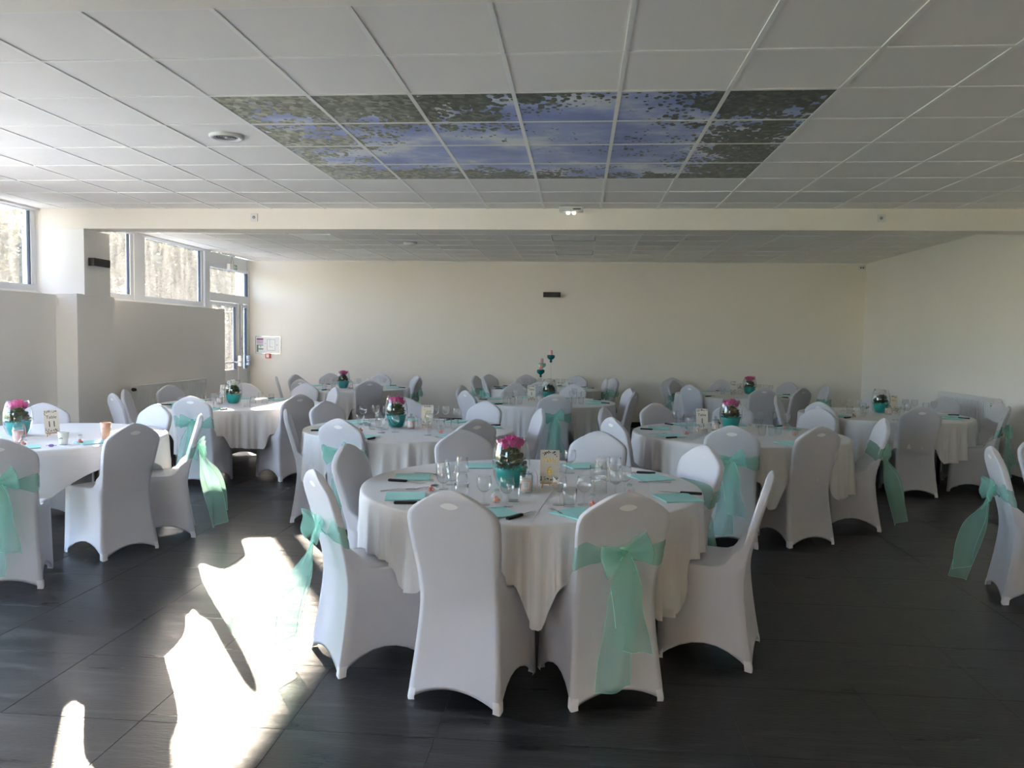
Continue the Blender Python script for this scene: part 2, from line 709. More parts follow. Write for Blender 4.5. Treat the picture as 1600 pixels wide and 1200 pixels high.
# ceilings with their tee bars and tiles
ceil = struct('ceiling', MB().box(XL, XR, YN, GY0 - .012, 2.944, 3.1), M_BEAM)
struct('ceiling_backing', MB().box(XL, XR, GY0, YB, 3.05, 3.1), M_DARKGAP)
tile_me = MB().box(-.293, .293, -.293, .293, 0, .02, .003).mesh('ceiling_tile', M_CEIL)
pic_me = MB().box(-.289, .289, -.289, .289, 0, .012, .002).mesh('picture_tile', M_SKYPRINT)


def tee_ceiling(parent, gx, gy, x0, x1, y0, y1, skip=()):
    k0, k1 = math.floor((x0 - gx) / T), math.ceil((x1 - gx) / T)
    r0, r1 = math.floor((y0 - gy) / T + .01), math.ceil((y1 - gy) / T - .01)
    for k in range(k0, k1):
        for r in range(r0, r1):
            if (k, r) in skip:
                continue
            a, b, c, d = max(gx + T * k, x0), min(gx + T * k + T, x1), max(gy + T * r, y0), min(gy + T * r + T, y1)
            if b - a < .04 or d - c < .04:
                continue
            if b - a > .59 and d - c > .59:
                put('ceiling_tile', tile_me, parent, ((a + b) / 2, (c + d) / 2, CZ + .003 + random.uniform(0, .0015)))
            else:
                MB().box(a + .006, b - .006, c + .006, d - .006, CZ + .004, CZ + .02).build('ceiling_tile', M_CEIL, parent)
    for k in range(k0 + 1, k1):
        x = gx + T * k
        MB().box(x - .012, x + .012, y0, y1, CZ - .001, CZ + .03).build('tee_bar', M_TEE, parent)
    for r in range(r0, r1 + 1):
        y = gy + T * r
        if y0 - .01 <= y <= y1:
            MB().box(x0, x1, y - .012, y + .012, CZ - .0004, CZ + .03).build('cross_bar', M_TEE, parent)


PICS = [(k, r) for k in range(6) for r in range(2, 6)]
tee_ceiling(ceil, GX0, GY0, XL, XR, GY0 + .001, YBEAM, PICS + [(-1, 3)])
ceil2 = struct('ceiling', MB().box(XL, XR, YB - .03, YB, CZ - .012, CZ + .05), M_TEE)
PANELS = [(0, 3), (0, 6), (5, 3), (5, 6), (-6, 3), (-6, 6)]
tee_ceiling(ceil2, -.40, 8.75, XL, XR, 8.751, YB, PANELS)
# the picture set into the ceiling: 24 printed tiles
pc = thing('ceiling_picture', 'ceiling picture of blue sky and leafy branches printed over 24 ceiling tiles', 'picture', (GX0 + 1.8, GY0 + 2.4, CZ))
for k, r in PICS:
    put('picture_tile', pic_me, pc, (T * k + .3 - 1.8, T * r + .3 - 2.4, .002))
# vent tile with a hole for the round ceiling grille
VX, VY = -2.499, 5.416
MB().box(VX - .293, VX + .293, VY - .293, VY + .293, CZ + .006, CZ + .02).build('ceiling_tile', M_CEIL, ceil)
v = thing('ceiling_vent', 'round white ceiling vent with dark slatted middle left of sky picture', 'vent', (VX, VY, CZ))
MB().lathe([(.118, .004), (.118, -.008), (.108, -.016), (.088, -.012), (.080, .002)], 40).build('ring', M_WHITEPAINT, v, True)
MB().lathe([(.082, 0), (.0, .001)], 40).build('backing', M_BLACKMETAL, v, True)
for r in (.018, .034, .05, .066):
    MB().lathe([(r, -.002), (r + .004, -.009), (r + .009, -.002)], 32).build('louvre', mat('vent_louvre', (.35, .35, .34), .4) if r < .02 else bpy.data.materials['vent_louvre'], v, True)
MB().lathe([(0, -.012), (.012, -.011), (.014, -.002)], 16).build('hub', M_WHITEPAINT, v, True)
v2 = thing('smoke_detector', 'small white smoke detector disc on rear ceiling left of centre', 'detector', (-2.49, 11.43, CZ - .004))
MB().lathe([(.10, 0), (.10, -.012), (.07, -.03), (.0, -.032)], 28).build('body', M_WHITEPAINT, v2, True)
MB().lathe([(.012, -.031), (.010, -.036), (0, -.036)], 12).build('sensor', M_SIGNLINE, v2, True)
# flat light panels of the rear ceiling
pnames = {(0, 3): 'square ceiling light panel in rear ceiling, middle pair, nearer one', (0, 6): 'square ceiling light panel in rear ceiling, middle pair, one nearer back wall',
          (5, 3): 'square ceiling light panel in rear ceiling, right pair, nearer one', (5, 6): 'square ceiling light panel in rear ceiling, right pair, one nearer back wall',
          (-6, 3): 'square ceiling light panel in rear ceiling, left pair, nearer one', (-6, 6): 'square ceiling light panel in rear ceiling, left pair, one nearer back wall'}
for (k, r), lb in pnames.items():
    p = thing('ceiling_light', lb, 'light panel', (-.40 + T * k + .3, 8.75 + T * r + .3, CZ), 0, 'flat light panels in the rear ceiling')
    MB().box(-.287, .287, -.287, .287, -.001, .012, .002).build('diffuser', M_LED, p)
    fm = MB()
    for s in (-1, 1):
        fm.box(-.296, .296, s * .2915 - .006, s * .2915 + .006, -.006, .012).box(s * .2915 - .006, s * .2915 + .006, -.285, .285, -.006, .012)
    fm.build('frame', M_SIGNLINE if k == 0 else M_TEE, p)
# emergency light box under the ceiling at the beam
e = thing('emergency_light', 'small white emergency light box with twin spots in front of the beam', 'emergency light', (-.108, 8.30, CZ - .004))
MB().box(-.125, .125, -.05, .05, -.055, 0, .006).build('body', M_WHITEPAINT, e)
MB().box(.02, .10, -.052, -.049, -.036, -.026).build('slot', M_DARKGAP, e)
for x in (-.03, .03):
    MB().lathe([(0, -.085), (.016, -.08), (.022, -.066), (.016, -.055)], 16, x, -.01).build('spot', M_LAMPGLOW, e, True)
for nm, x, lb in (('wall_socket', -3.596, 'small white square socket on the beam at the left'), ('wall_socket', 3.08, 'small white square socket on the beam at the right')):
    s = thing(nm, lb, 'socket', (x, YBEAM, 2.857))
    MB().box(-.042, .042, -.012, 0, -.042, .042, .004).build('plate', M_WHITEPAINT, s)
    bm = MB().lathe([(.017, 0), (.017, .004), (.0, .004)], 18)
    o = bm.build('insert', M_SIGNLINE, s, True)
    o.location = (0, -.0121, 0)
    o.rotation_euler = (PI / 2, 0, 0)


def wall_lamp(loc, rz, label):
    w = thing('wall_lamp', label, 'wall lamp', loc, rz, 'black box wall lamps')
    MB().box(-.155, .155, -.085, -.012, -.045, .045, .004).build('body', M_BLACK, w)
    MB().box(-.07, .07, -.014, 0, -.035, .035).build('wall_plate', M_BLACKMETAL, w)
    MB().box(-.14, .14, -.075, -.02, -.047, -.0445).build('diffuser', M_LED, w)


wall_lamp((-.50, YB, 2.365), 0, 'slim black box lamp in the middle of the back wall')
wall_lamp((-5.58, 8.68, 2.367), PI / 2, 'slim black box lamp on the left pillar beside the windows')

c = thing('motion_sensor', 'small white motion sensor in the far right corner under the ceiling', 'sensor', (4.86, YB, 2.885))
MB().box(-.05, .05, -.06, 0, -.035, .035, .01).build('body', M_WHITEPAINT, c)
for x in (-.02, .02):
    o = MB().lathe([(.012, 0), (.010, .006), (0, .007)], 12).build('lens', M_BLACK, c, True)
    o.location = (x, -.061, -.005)
    o.rotation_euler = (PI / 2, 0, 0)

# evacuation plan and call point on the back wall
p = thing('evacuation_plan', 'framed evacuation plan on the back wall beside the exit door', 'sign', (-5.77, YB, 1.385))
MB().box(-.235, .235, -.012, 0, -.155, .155, .003).build('board', M_SIGNW, p)
fm = MB()
for s in (-1, 1):
    fm.box(-.24, .24, -.018, 0, s * .157 - .005, s * .157 + .005).box(s * .237 - .005, s * .237 + .005, -.018, 0, -.152, .152)
fm.build('frame', M_CHROME, p)
MB().box(-.215, -.09, -.0135, -.0121, .09, .125).build('purple_heading', M_SIGNP, p)
MB().box(-.215, -.09, -.0135, -.0121, .02, .08).build('pink_field', mat('sign_lilac', (.6, .45, .58), .5), p)
MB().box(-.215, -.185, -.0135, -.0121, -.13, .005).box(-.185, -.09, -.0135, -.0121, -.01, .005).box(-.185, -.09, -.0135, -.0121, -.085, -.065).build('green_fields', M_SIGNG, p)
MB().box(-.15, -.135, -.0138, -.0121, -.05, -.015).build('pictogram', M_SIGNLINE, p)
pl = MB()
for x0, x1, z0, z1 in ((-.02, .14, .10, .106), (-.02, .14, -.10, -.094), (-.02, -.014, -.1, .1), (.134, .14, -.1, .1), (.03, .036, -.04, .1), (.03, .10, -.04, -.034), (.165, .18, -.01, .015), (-.06, -.04, .02, .035)):
    pl.box(x0, x1, -.0135, -.0121, z0, z1)
pl.build('floor_plan', M_SIGNLINE, p)
a = thing('alarm_call_point', 'red and white fire alarm call point under the evacuation plan', 'alarm', (-5.765, YB, 1.185))
MB().box(-.05, .05, -.045, 0, -.045, .045, .006).build('housing', M_RED, a)
MB().box(-.026, .026, -.049, -.044, -.03, .03, .003).build('button', M_LABELW, a)


# windows in the left wall: frame pieces, gasket, pane
def window(name, y0, y1, z0=2.02, z1=2.948, w=.075, glass=None):
    t = bpy.data.objects.new(name, None)
    COL.objects.link(t)
    t['kind'] = 'structure'
    t.location = (XL - .08, (y0 + y1) / 2, z0)
    h, L = z1 - z0, (y1 - y0) / 2
    MB().box(-.035, .035, -L, L, 0, w, .004).build('sill_rail', M_FRAME, t)
    MB().box(-.035, .035, -L, L, h - .03, h, .004).build('head_rail', M_FRAME, t)
    for s in (-1, 1):
        a, b = sorted((s * L, s * (L - w)))
        MB().box(-.035, .035, a, b, w, h - .03, .004).build('jamb', M_FRAME, t)
        a, b = sorted((s * (L - w), s * (L - w - .012)))
        MB().box(-.012, .02, a, b, w, h - .03).build('gasket', M_GASKET, t)
    MB().box(-.004, .004, -L + w - .005, L - w + .005, w - .005, h - .028).build('pane', glass or M_PANE, t)


for i, (a, b) in enumerate([(10.63, 12.44), (8.98, 10.41), (7.62, 8.46), (4.78, 6.22), (3.31, 4.74), (1.84, 3.27)]):
    window('window_%d' % (i + 1), a, b, 2.02 if i < 3 else .12, glass=M_PANE if i < 3 else M_PANECLEAR)
for i, (a, b) in enumerate([(10.41, 10.63), (6.22, 6.25), (4.74, 4.78), (3.27, 3.31), (1.8, 1.84)]):
    struct('trim_%d' % (i + 2), MB().box(XL - .12, XL - .03, a + .002, b - .002, 2.02, 2.95, .004), M_FRAME)
# added unseen window behind the camera, looking away from the sun, for fill light
for i in range(1):
    t = bpy.data.objects.new('window_%d' % (i + 7), None)
    COL.objects.link(t)
    t['kind'] = 'structure'
    t.location = (-5.0 + 1.88 * i + .94, YN - .1, 1.5)
    for a, b, c_, d_ in ((-.94, -.87, 0, 1.1), (.87, .94, 0, 1.1), (-.87, .87, 0, .07), (-.87, .87, 1.03, 1.1)):
        MB().box(a, b, -.035, .035, c_, d_, .004).build('frame', M_FRAME, t)
    MB().box(-.875, .875, -.004, .004, .065, 1.035).build('pane', M_PANECLEAR, t)
# exit door bay
d = bpy.data.objects.new('door_1', None)
COL.objects.link(d)
d['kind'] = 'structure'
d.location = (XL - .06, 12.45, 0)


def dbox(name, y0, y1, z0, z1, m=M_FRAME, x0=-.04, x1=.04, b=.004):
    return MB().box(x0, x1, y0 - 12.45, y1 - 12.45, z0, z1, b).build(name, m, d)


dbox('jamb', 12.45, 12.62, 0, 2.95)
dbox('jamb', 14.12, 14.2, 0, 2.95)
dbox('head_panel', 12.62, 14.12, 2.74, 2.95, M_FRAME, -.03, .02)
dbox('transom_rail', 12.62, 14.12, 2.69, 2.745)
dbox('transom_rail', 12.62, 14.12, 2.13, 2.27, M_FRAME, -.045, .045)
dbox('pane', 12.66, 14.10, 2.26, 2.70, M_PANE, -.004, .004, 0)
dbox('gasket', 14.09, 14.12, 2.27, 2.69, M_GASKET, -.02, .03, 0)
dbox('centre_stile', 13.70, 13.90, 0, 2.13, M_FRAME, -.045, .045)
for (n0, a, b) in (('leaf', 12.63, 13.70), ('leaf', 13.90, 14.115)):
    lf = dbox(n0, a, b, .03, .95, M_FRAME, -.025, .025)
    w = .09 if b - a > .5 else .04
    f = MB()
    f.box(-.025, .025, a - 12.45, a - 12.45 + w, .95, 2.12).box(-.025, .025, b - 12.45 - w, b - 12.45, .95, 2.12).box(-.025, .025, a - 12.45 + w, b - 12.45 - w, 2.06, 2.12)
    f.build('leaf_frame', M_FRAME, lf)
    MB().box(-.004, .004, a - 12.45 + w - .005, b - 12.45 - w + .005, .945, 2.065).build('pane', M_PANE, lf)
    MB().box(-.012, .028, b - 12.45 - w - .012, b - 12.45 - w, .95, 2.06).build('gasket', M_GASKET, lf)
    g = MB().tube([(.09, a - 12.45 + .03, 1.08), (.09, b - 12.45 - .03, 1.08)], .014, 10)
    g.build('push_bar', M_CHROME, lf, True)
    g = MB().box(.02, .11, b - 12.45 - .05, b - 12.45 - .01, 1.0, 1.2, .008)
    g.build('bar_bracket', M_CHROME, lf)
dbox('closer_rod', 13.76, 13.80, 1.25, 2.1, M_CHROME, .045, .06, 0)
ex = thing('exit_sign', 'small green and white exit sign box over the left door', 'sign', (XL + .03, 13.34, 2.745))
MB().box(-.03, .03, -.14, .14, -.05, .05, .006).build('housing', M_SIGNW, ex)
MB().box(.0301, .0315, .0, .135, -.042, .042).build('green_panel', M_GREEN, ex)
MB().box(.0316, .0325, .02, .05, -.03, .03).box(.0316, .0325, .075, .09, -.03, .025).box(.0316, .0325, .09, .115, -.004, .006).build('running_figure', M_SIGNW, ex)
MB().tube([(.02, -.08, .05), (.02, -.05, .2)], .004, 6).tube([(.02, .02, .05), (.02, -.02, .2)], .004, 6).build('cable', M_SIGNLINE, ex)


# radiators
def radiator(loc, rz, L, H, label):
    r = thing('radiator', label, 'radiator', loc, rz)
    MB().box(-L / 2, L / 2, -.10, -.085, 0, H, .004).build('front_panel', M_RAD, r)
    MB().box(-L / 2, L / 2, -.04, -.025, 0, H, .004).build('rear_panel', M_RAD, r)
    g = MB()
    k = int(L / .05)
    for i in range(k):
        x = -L / 2 + .03 + i * (L - .06) / (k - 1)
        g.box(x - .006, x + .006, -.106, -.099, .03, H - .04)
    g.build('ribs', M_RAD, r)
    MB().box(-L / 2 - .004, L / 2 + .004, -.105, -.02, H - .001, H + .012, .003).build('top_grille', M_RAD, r)
    for s in (-1, 1):
        a, b = sorted((s * L / 2, s * (L / 2 + .006)))
        MB().box(a, b, -.105, -.02, 0, H, .002).build('side_cover', M_RAD, r)
    MB().box(-L / 2 + .1, -L / 2 + .14, -.025, -.0005, H * .6, H * .8).box(L / 2 - .14, L / 2 - .1, -.025, -.0005, H * .6, H * .8).build('bracket', M_RAD, r)
    return r


r = radiator((-5.85, 10.75, .27), PI / 2, 1.9, .60, 'white panel radiator on the low left wall under the windows')
g = MB().tube([(-1.02, -.06, .56), (-.955, -.06, .56)], .012, 8)
g.build('pipe', M_CHROME, r, True)
o = MB().lathe([(.022, 0), (.024, .02), (.018, .05), (0, .055)], 14).build('valve', M_BLACK, r, True)
o.location = (-1.0, -.06, .56)
o.rotation_euler = (PI / 2, 0, 0)
r = radiator((XR - .001, 10.3, .33), -PI / 2, 1.42, .60, 'white panel radiator on the right wall behind the chairs')
o = MB().lathe([(.020, 0), (.020, .006), (.010, .006), (.010, .002), (0, .002)], 16).build('plug', M_CHROME, r, True)
o.location = (.66, -.1065, .54)
o.rotation_euler = (PI / 2, 0, 0)

# ------------------------------------------------------------------ outdoors seen through the glass
struct('ground', MB().box(-70, XL - .32, -25, 75, -.25, -.15), M_GRASS)


struct('ground_bounce', MB().box(-13.5, XL - .24, -12, 16, -.16, -.11), M_BOUNCE)  # added pale slab, bounces sunlight up through the glazing onto the ceiling


def tree(x, y, h, w, label, seed, n=4200):
    rnd = random.Random(seed)
    t = thing('tree', label, 'tree', (x, y, -.15), 0, 'trees outside the windows')
    MB().tube([(0, 0, 0), (.08, .03, h * .3), (.02, -.05, h * .62)], [.16, .12, .05], 8).build('trunk', M_BARK, t, True)
    bmb = MB()
    for k in range(6):
        a = k * 1.05 + rnd.random()
        bmb.tube([(.04, 0, h * (.25 + .05 * k)), (cos(a) * w * .35, sin(a) * w * .35, h * (.45 + .07 * k))], [.05, .015], 6)
    bmb.build('branches', M_BARK, t, True)
    cb = MB()
    clumps = [(rnd.gauss(0, w * .27), rnd.gauss(0, w * .27), h * (.06 + .86 * rnd.random()), w * (.14 + .16 * rnd.random())) for _ in range(34)]
    for _ in range(n):
        cx, cy, cz, cr = rnd.choice(clumps)
        d_ = Vector((rnd.gauss(0, 1), rnd.gauss(0, 1), rnd.gauss(0, 1))).normalized() * cr * rnd.random() ** .4
        p_ = Vector((cx, cy, max(.25, min(h, cz)))) + d_
        p_.z = min(max(p_.z, .1), h)
        a = Vector((rnd.gauss(0, 1), rnd.gauss(0, 1), rnd.gauss(0, .6))).normalized()
        b_ = a.cross(Vector((rnd.gauss(0, 1), rnd.gauss(0, 1), rnd.gauss(0, 1)))).normalized()
        s_ = .13 + .10 * rnd.random()
        cb.add([p_ - a * s_, p_ + b_ * s_ * .5, p_ + a * s_, p_ - b_ * s_ * .5], [(0, 1, 2, 3)])
    o_ = cb.build('crown', M_TREE, t)
    return t


TREES = [(-15.5, 29.6, 5.8, 3.4, 'leafy tree outside behind the window nearest the door'), (-16.8, 25.6, 5.6, 3.4, 'leafy tree outside behind the second window from the door'),
         (-11.6, 27.6, 5.0, 3.0, 'leafy tree outside straight behind the exit door glass'), (-18.6, 22.0, 5.8, 3.6, 'leafy tree outside seen past the left pillar'),
         (-14.8, 19.6, 5.0, 3.0, 'leafy tree outside behind the leftmost window'), (-20.5, 39.0, 7.4, 4.2, 'tall leafy tree outside far behind the window nearest the door'),
         (-16.5, 36.5, 7.0, 4.2, 'tall leafy tree outside far behind the exit door'), (-23.5, 34.8, 7.6, 4.4, 'tall leafy tree outside far behind the second window'),
         (-25.5, 30.0, 7.4, 4.6, 'tall leafy tree outside far behind the leftmost window')]
for i, tr in enumerate(TREES):
    tree(*tr, seed=i + 3)

# ------------------------------------------------------------------ the covered banquet chair
PROF_W = [(0, .213), (.06, .210), (.15, .203), (.28, .192), (.40, .184), (.48, .182), (.56, .186), (.66, .197), (.74, .204), (.79, .206), (.82, .201), (.84, .190), (.86, .168), (.88, .137), (.90, .102), (.915, .074), (.925, .050), (.932, .026), (.935, .006)]
PROF_Y = [(0, 0), (.2, .035), (.38, .058), (.46, .058), (.6, .025), (.75, -.015), (.86, -.048), (.935, -.068)]


def lerp_tab(t, z):
    for (a, p), (b, q) in zip(t, t[1:]):
        if z <= b:
            k = max(0, (z - a) / (b - a))
            return p + (q - p) * k
    return t[-1][1]


def hw(z):
    return lerp_tab(PROF_W, z)


def yr(z):
    z0 = lerp_tab(PROF_Y, z)
    return (z0 + lerp_tab(PROF_Y, max(0, z - .05)) + lerp_tab(PROF_Y, min(.935, z + .05))) / 3


NR, NS = 17, 7


def chair_cover():
    mb = MB()
    rows = []

    def ring(zr, yrr, wr, zf, yf, wf, hemr=0, hems=0, hemf=0, pinch=0, bulge=0):
        pts = []
        for i in range(NR):                                   # rear panel, left to right
            s = -1 + 2 * i / (NR - 1)
            e_ = 1 - s * s
            pts.append((wr * s, yrr + pinch * .35 * (1 - s * s) - bulge * (1 - s ** 4), zr + hemr * e_))
        for i in range(1, NS + 1):                            # right side, back to front
            t = i / (NS + 1)
            e_ = 1 - (2 * t - 1) ** 2
            pts.append((wr + (wf - wr) * t - pinch * e_, yrr + (yf - yrr) * t, zr + (zf - zr) * t + hems * e_))
        for i in range(NR):                                   # front, right to left
            s = 1 - 2 * i / (NR - 1)
            e_ = 1 - s * s
            pts.append((wf * s, yf - pinch * .5 * (1 - s * s) + bulge * (1 - s ** 4), zf + hemf * e_))
        for i in range(1, NS + 1):
            t = 1 - i / (NS + 1)
            e_ = 1 - (2 * t - 1) ** 2
            pts.append((-(wr + (wf - wr) * t - pinch * e_), yrr + (yf - yrr) * t, zr + (zf - zr) * t + hems * e_))
        rows.append(pts)
    YF = .455
    # inner hem fold, then the skirt
    ring(.012, .008, .203, .012, YF - .010, .203, .066, .100, .085, .012)
    for z, k in ((.004, 1), (.03, .80), (.07, .55), (.12, .34), (.18, .18), (.25, .08), (.33, .02), (.40, 0), (.445, 0)):
        pin = .028 * (k ** .5) * .6 + .022 * sin(PI * min(1, z / .45))
        ring(z, yr(z), hw(z), z, YF + .012 * (1 - z / .45) - .01, .216 - .010 * z / .45, .066 * k, .100 * k, .085 * k, pin)
    # seat edge and seat, drawn up into the back
    for zr_, zf_, yf_, wf_ in ((.455, .462, .448, .205), (.462, .474, .438, .200), (.468, .480, .41, .197), (.474, .483, .35, .196), (.480, .482, .28, .194), (.487, .481, .22, .191), (.495, .484, .175, .188), (.508, .497, .145, .187), (.525, .520, .125, .187), (.55, .55, .11, .188)):
        ring(zr_, yr(zr_), hw(zr_), zf_, max(yf_, yr(zf_) + .034), wf_, 0, 0, 0, .0, .004)
    for z in (.59, .64, .70, .76, .80, .825, .838, .846, .854, .862, .870, .878, .886, .894, .902, .910, .918, .926, .931, .935):
        th = .034 if z < .9 else .034 * max(.15, 1 - ((z - .9) / .036) ** 2)
        ring(z, yr(z) + (.034 - th) / 2, hw(z), z, yr(z) + (.034 + th) / 2, hw(z), 0, 0, 0, -.003 if z < .9 else 0, .003)
    mb.grid(rows, True)
    n = len(rows[0])
    last = (len(rows) - 1) * n
    mb.f.append(tuple(range(last, last + n)))
    return mb


def back_patch(front, r0, r1, lift, n=4):
    """an eye-shaped patch (or ring of one) lying on the back's rear or front face standing in for light through the handle opening"""
    mb = MB()
    rows = []
    for i in range(n + 1):
        r_ = r0 + (r1 - r0) * i / n
        row = []
        for k in range(32):
            a = 2 * PI * k / 32
            x = .040 * r_ * cos(a)
            z = .868 + .0145 * r_ * sin(a) * (1 - .30 * cos(a) ** 2)
            y = yr(z) + (.0362 + lift if front else -.0022 - lift)
            row.append((x, y, z))
        rows.append(row)
    return mb.grid(rows, True)


chair = thing('banquet_chair', '', 'chair')
CHAIR_ME = chair_cover().build('cover', M_COVER, chair, True)
for fr in (False, True):
    back_patch(fr, 0, 1.0, .0022).build('handle_light_patch', M_HANDLELIGHT, chair, True)
for sx in (-1, 1):
    for y_, dirn in ((0, 1), (.457, -1)):
        f = MB()
        ro = []
        for z_, gsz in ((.0, .0), (.012, .002), (.036, .001), (.052, -.001)):
            w_ = hw(z_) if dirn > 0 else .210
            x_, yy = sx * (w_ + .0015 + gsz), (yr(z_) if dirn > 0 else y_) - dirn * (.0015 + gsz)
            ro.append([(x_ - sx * .034, yy + dirn * .0005, z_ + .004 if z_ < .01 else z_), (x_ - sx * .006, yy, z_), (x_, yy + dirn * .006, z_), (x_ - sx * .0005, yy + dirn * .036, z_ + .004 if z_ < .01 else z_)])
        f.grid(ro).build('foot_pocket', M_POCKET, chair, True)
K_CHAIR = Kind(chair)


# ------------------------------------------------------------------ organza sash (band, knot, two loops, two tails), in chair coordinates
def make_sash(seed, sway=0.0, long=(.56, .40)):
    rnd = random.Random(seed)
    s = thing('chair_sash', '', 'sash')
    KZ = .675
    rows = []
    for j in range(5):
        t = j / 4
        row = []
        for k in range(40):
            a = 2 * PI * k / 40
            w_, th = hw(.66) + .006, .034 / 2 + .009
            ca, sa = cos(a), sin(a)
            x = w_ * (abs(ca) ** .35) * (1 if ca > 0 else -1)
            yc = abs(sa) ** .45 * (1 if sa > 0 else -1)
            rear = max(0, -sa)
            gather = rear * max(0, 1 - abs(x) / .17)
            z = KZ - .055 + .115 * (t - .15) * (1 - .75 * gather) + gather * .045 * (.5 - t) + .012 * sin(3 * a + seed)
            y = yr(z) + .017 + th * yc - .004 * sin(4 * PI * t + a * 3) * .5 - .002 * t
            row.append((x, y, z))
        rows.append(row)
    MB().grid(rows, True).build('band', M_ORG, s, True)
    ky = yr(KZ) - .022
    kn = MB().lathe([(.0, -.022), (.014, -.018), (.021, 0), (.015, .018), (0, .022)], 12)
    kn.v = [(x * 1.05, y * .7 + ky, z + KZ) for x, y, z in kn.v]
    kn.build('knot', M_ORG, s, True)
    for sd in (-1, 1):
        an = rnd.uniform(-.35, .45)
        dv = Vector((sd * cos(an), -.25, sin(an))).normalized()
        ev = Vector((-sin(an) * sd, 0, cos(an)))
        R_ = rnd.uniform(.105, .135)
        rows = []
        for i in range(15):
            q = i / 14
            row = []
            for k in range(9):
                t = -1 + k / 4
                wd = .012 + .062 * sin(PI * q) ** .8
                P_ = Vector((0, ky, KZ)) + dv * (R_ * sin(PI * q) ** .9 * (1 - .12 * t * t)) + ev * (t * wd) + Vector((0, -1, 0)) * (.004 + .055 * q * sin(PI * q) + .007 * sin(4 * t + 5 * q))
                row.append(tuple(P_))
            rows.append(row)
        MB().grid(rows).build('bow_loop', M_ORG, s, True)
    for ti, L_ in enumerate(long):
        rows = []
        edge = []
        off = rnd.uniform(-.03, .03) + (.02 if ti else -.02)
        for i in range(20):
            q = i / 19
            z = KZ - .015 - L_ * q
            wd = .014 + .055 * min(1, q * 3.2) ** .8 + .006 * sin(7 * q + seed)
            row = []
            for k in range(9):
                t = -1 + k / 4
                y = ky - .012 - .012 * ti - sway * q + .014 * sin(3.2 * t + 4 * q + seed + ti) * (.4 + q) - .02 * q
                tw = min(1, q * 2.5) * (1.15 if sway > .05 else .15)
                row.append((off * q * 2 + t * wd * cos(tw) + .010 * sin(5 * q + ti * 2 + seed), y - (t + .6) * wd * sin(tw), z - .015 * t * q * (1 if ti else -1)))
            rows.append(row)
        tl = MB().grid(rows).build('tail', M_ORG, s, True)
        hm = MB()
        hm.tube([r_[0] for r_ in rows], .0011, 5).tube([r_[-1] for r_ in rows], .0011, 5).tube(rows[-1], .0011, 5)
        hm.build('hem', M_ORGHEM, tl, True)
    return Kind(s)


K_SASH = [make_sash(1), make_sash(4, .08, (.60, .50)), make_sash(9, .03, (.48, .36))]

# ------------------------------------------------------------------ tables and chairs
TABLES = {  # centre, name used in labels
    'T1': ((-.25, 4.26), 'the nearest table'),
    'T2': ((-1.47, 6.78), 'the middle-row table left of centre'),
    'T3': ((1.41, 7.0), 'the middle-row table right of centre'),
    'T4': ((3.48, 9.25), 'the right table beside the radiator'),
    'T5': ((-.44, 10.1), 'the centre table in the back'),
    'T6': ((-3.58, 12.15), 'the back left table'),
    'T7': ((2.42, 12.25), 'the back right table'),
    'T8': ((-3.93, 8.85), 'the sunlit left table'),
    'T9': ((-4.15, 5.7), 'the leftmost table'),
    'T10': ((-.55, 12.85), 'the farthest table by the back wall'),
}
BACK = 'white covered chair with its back to the camera'
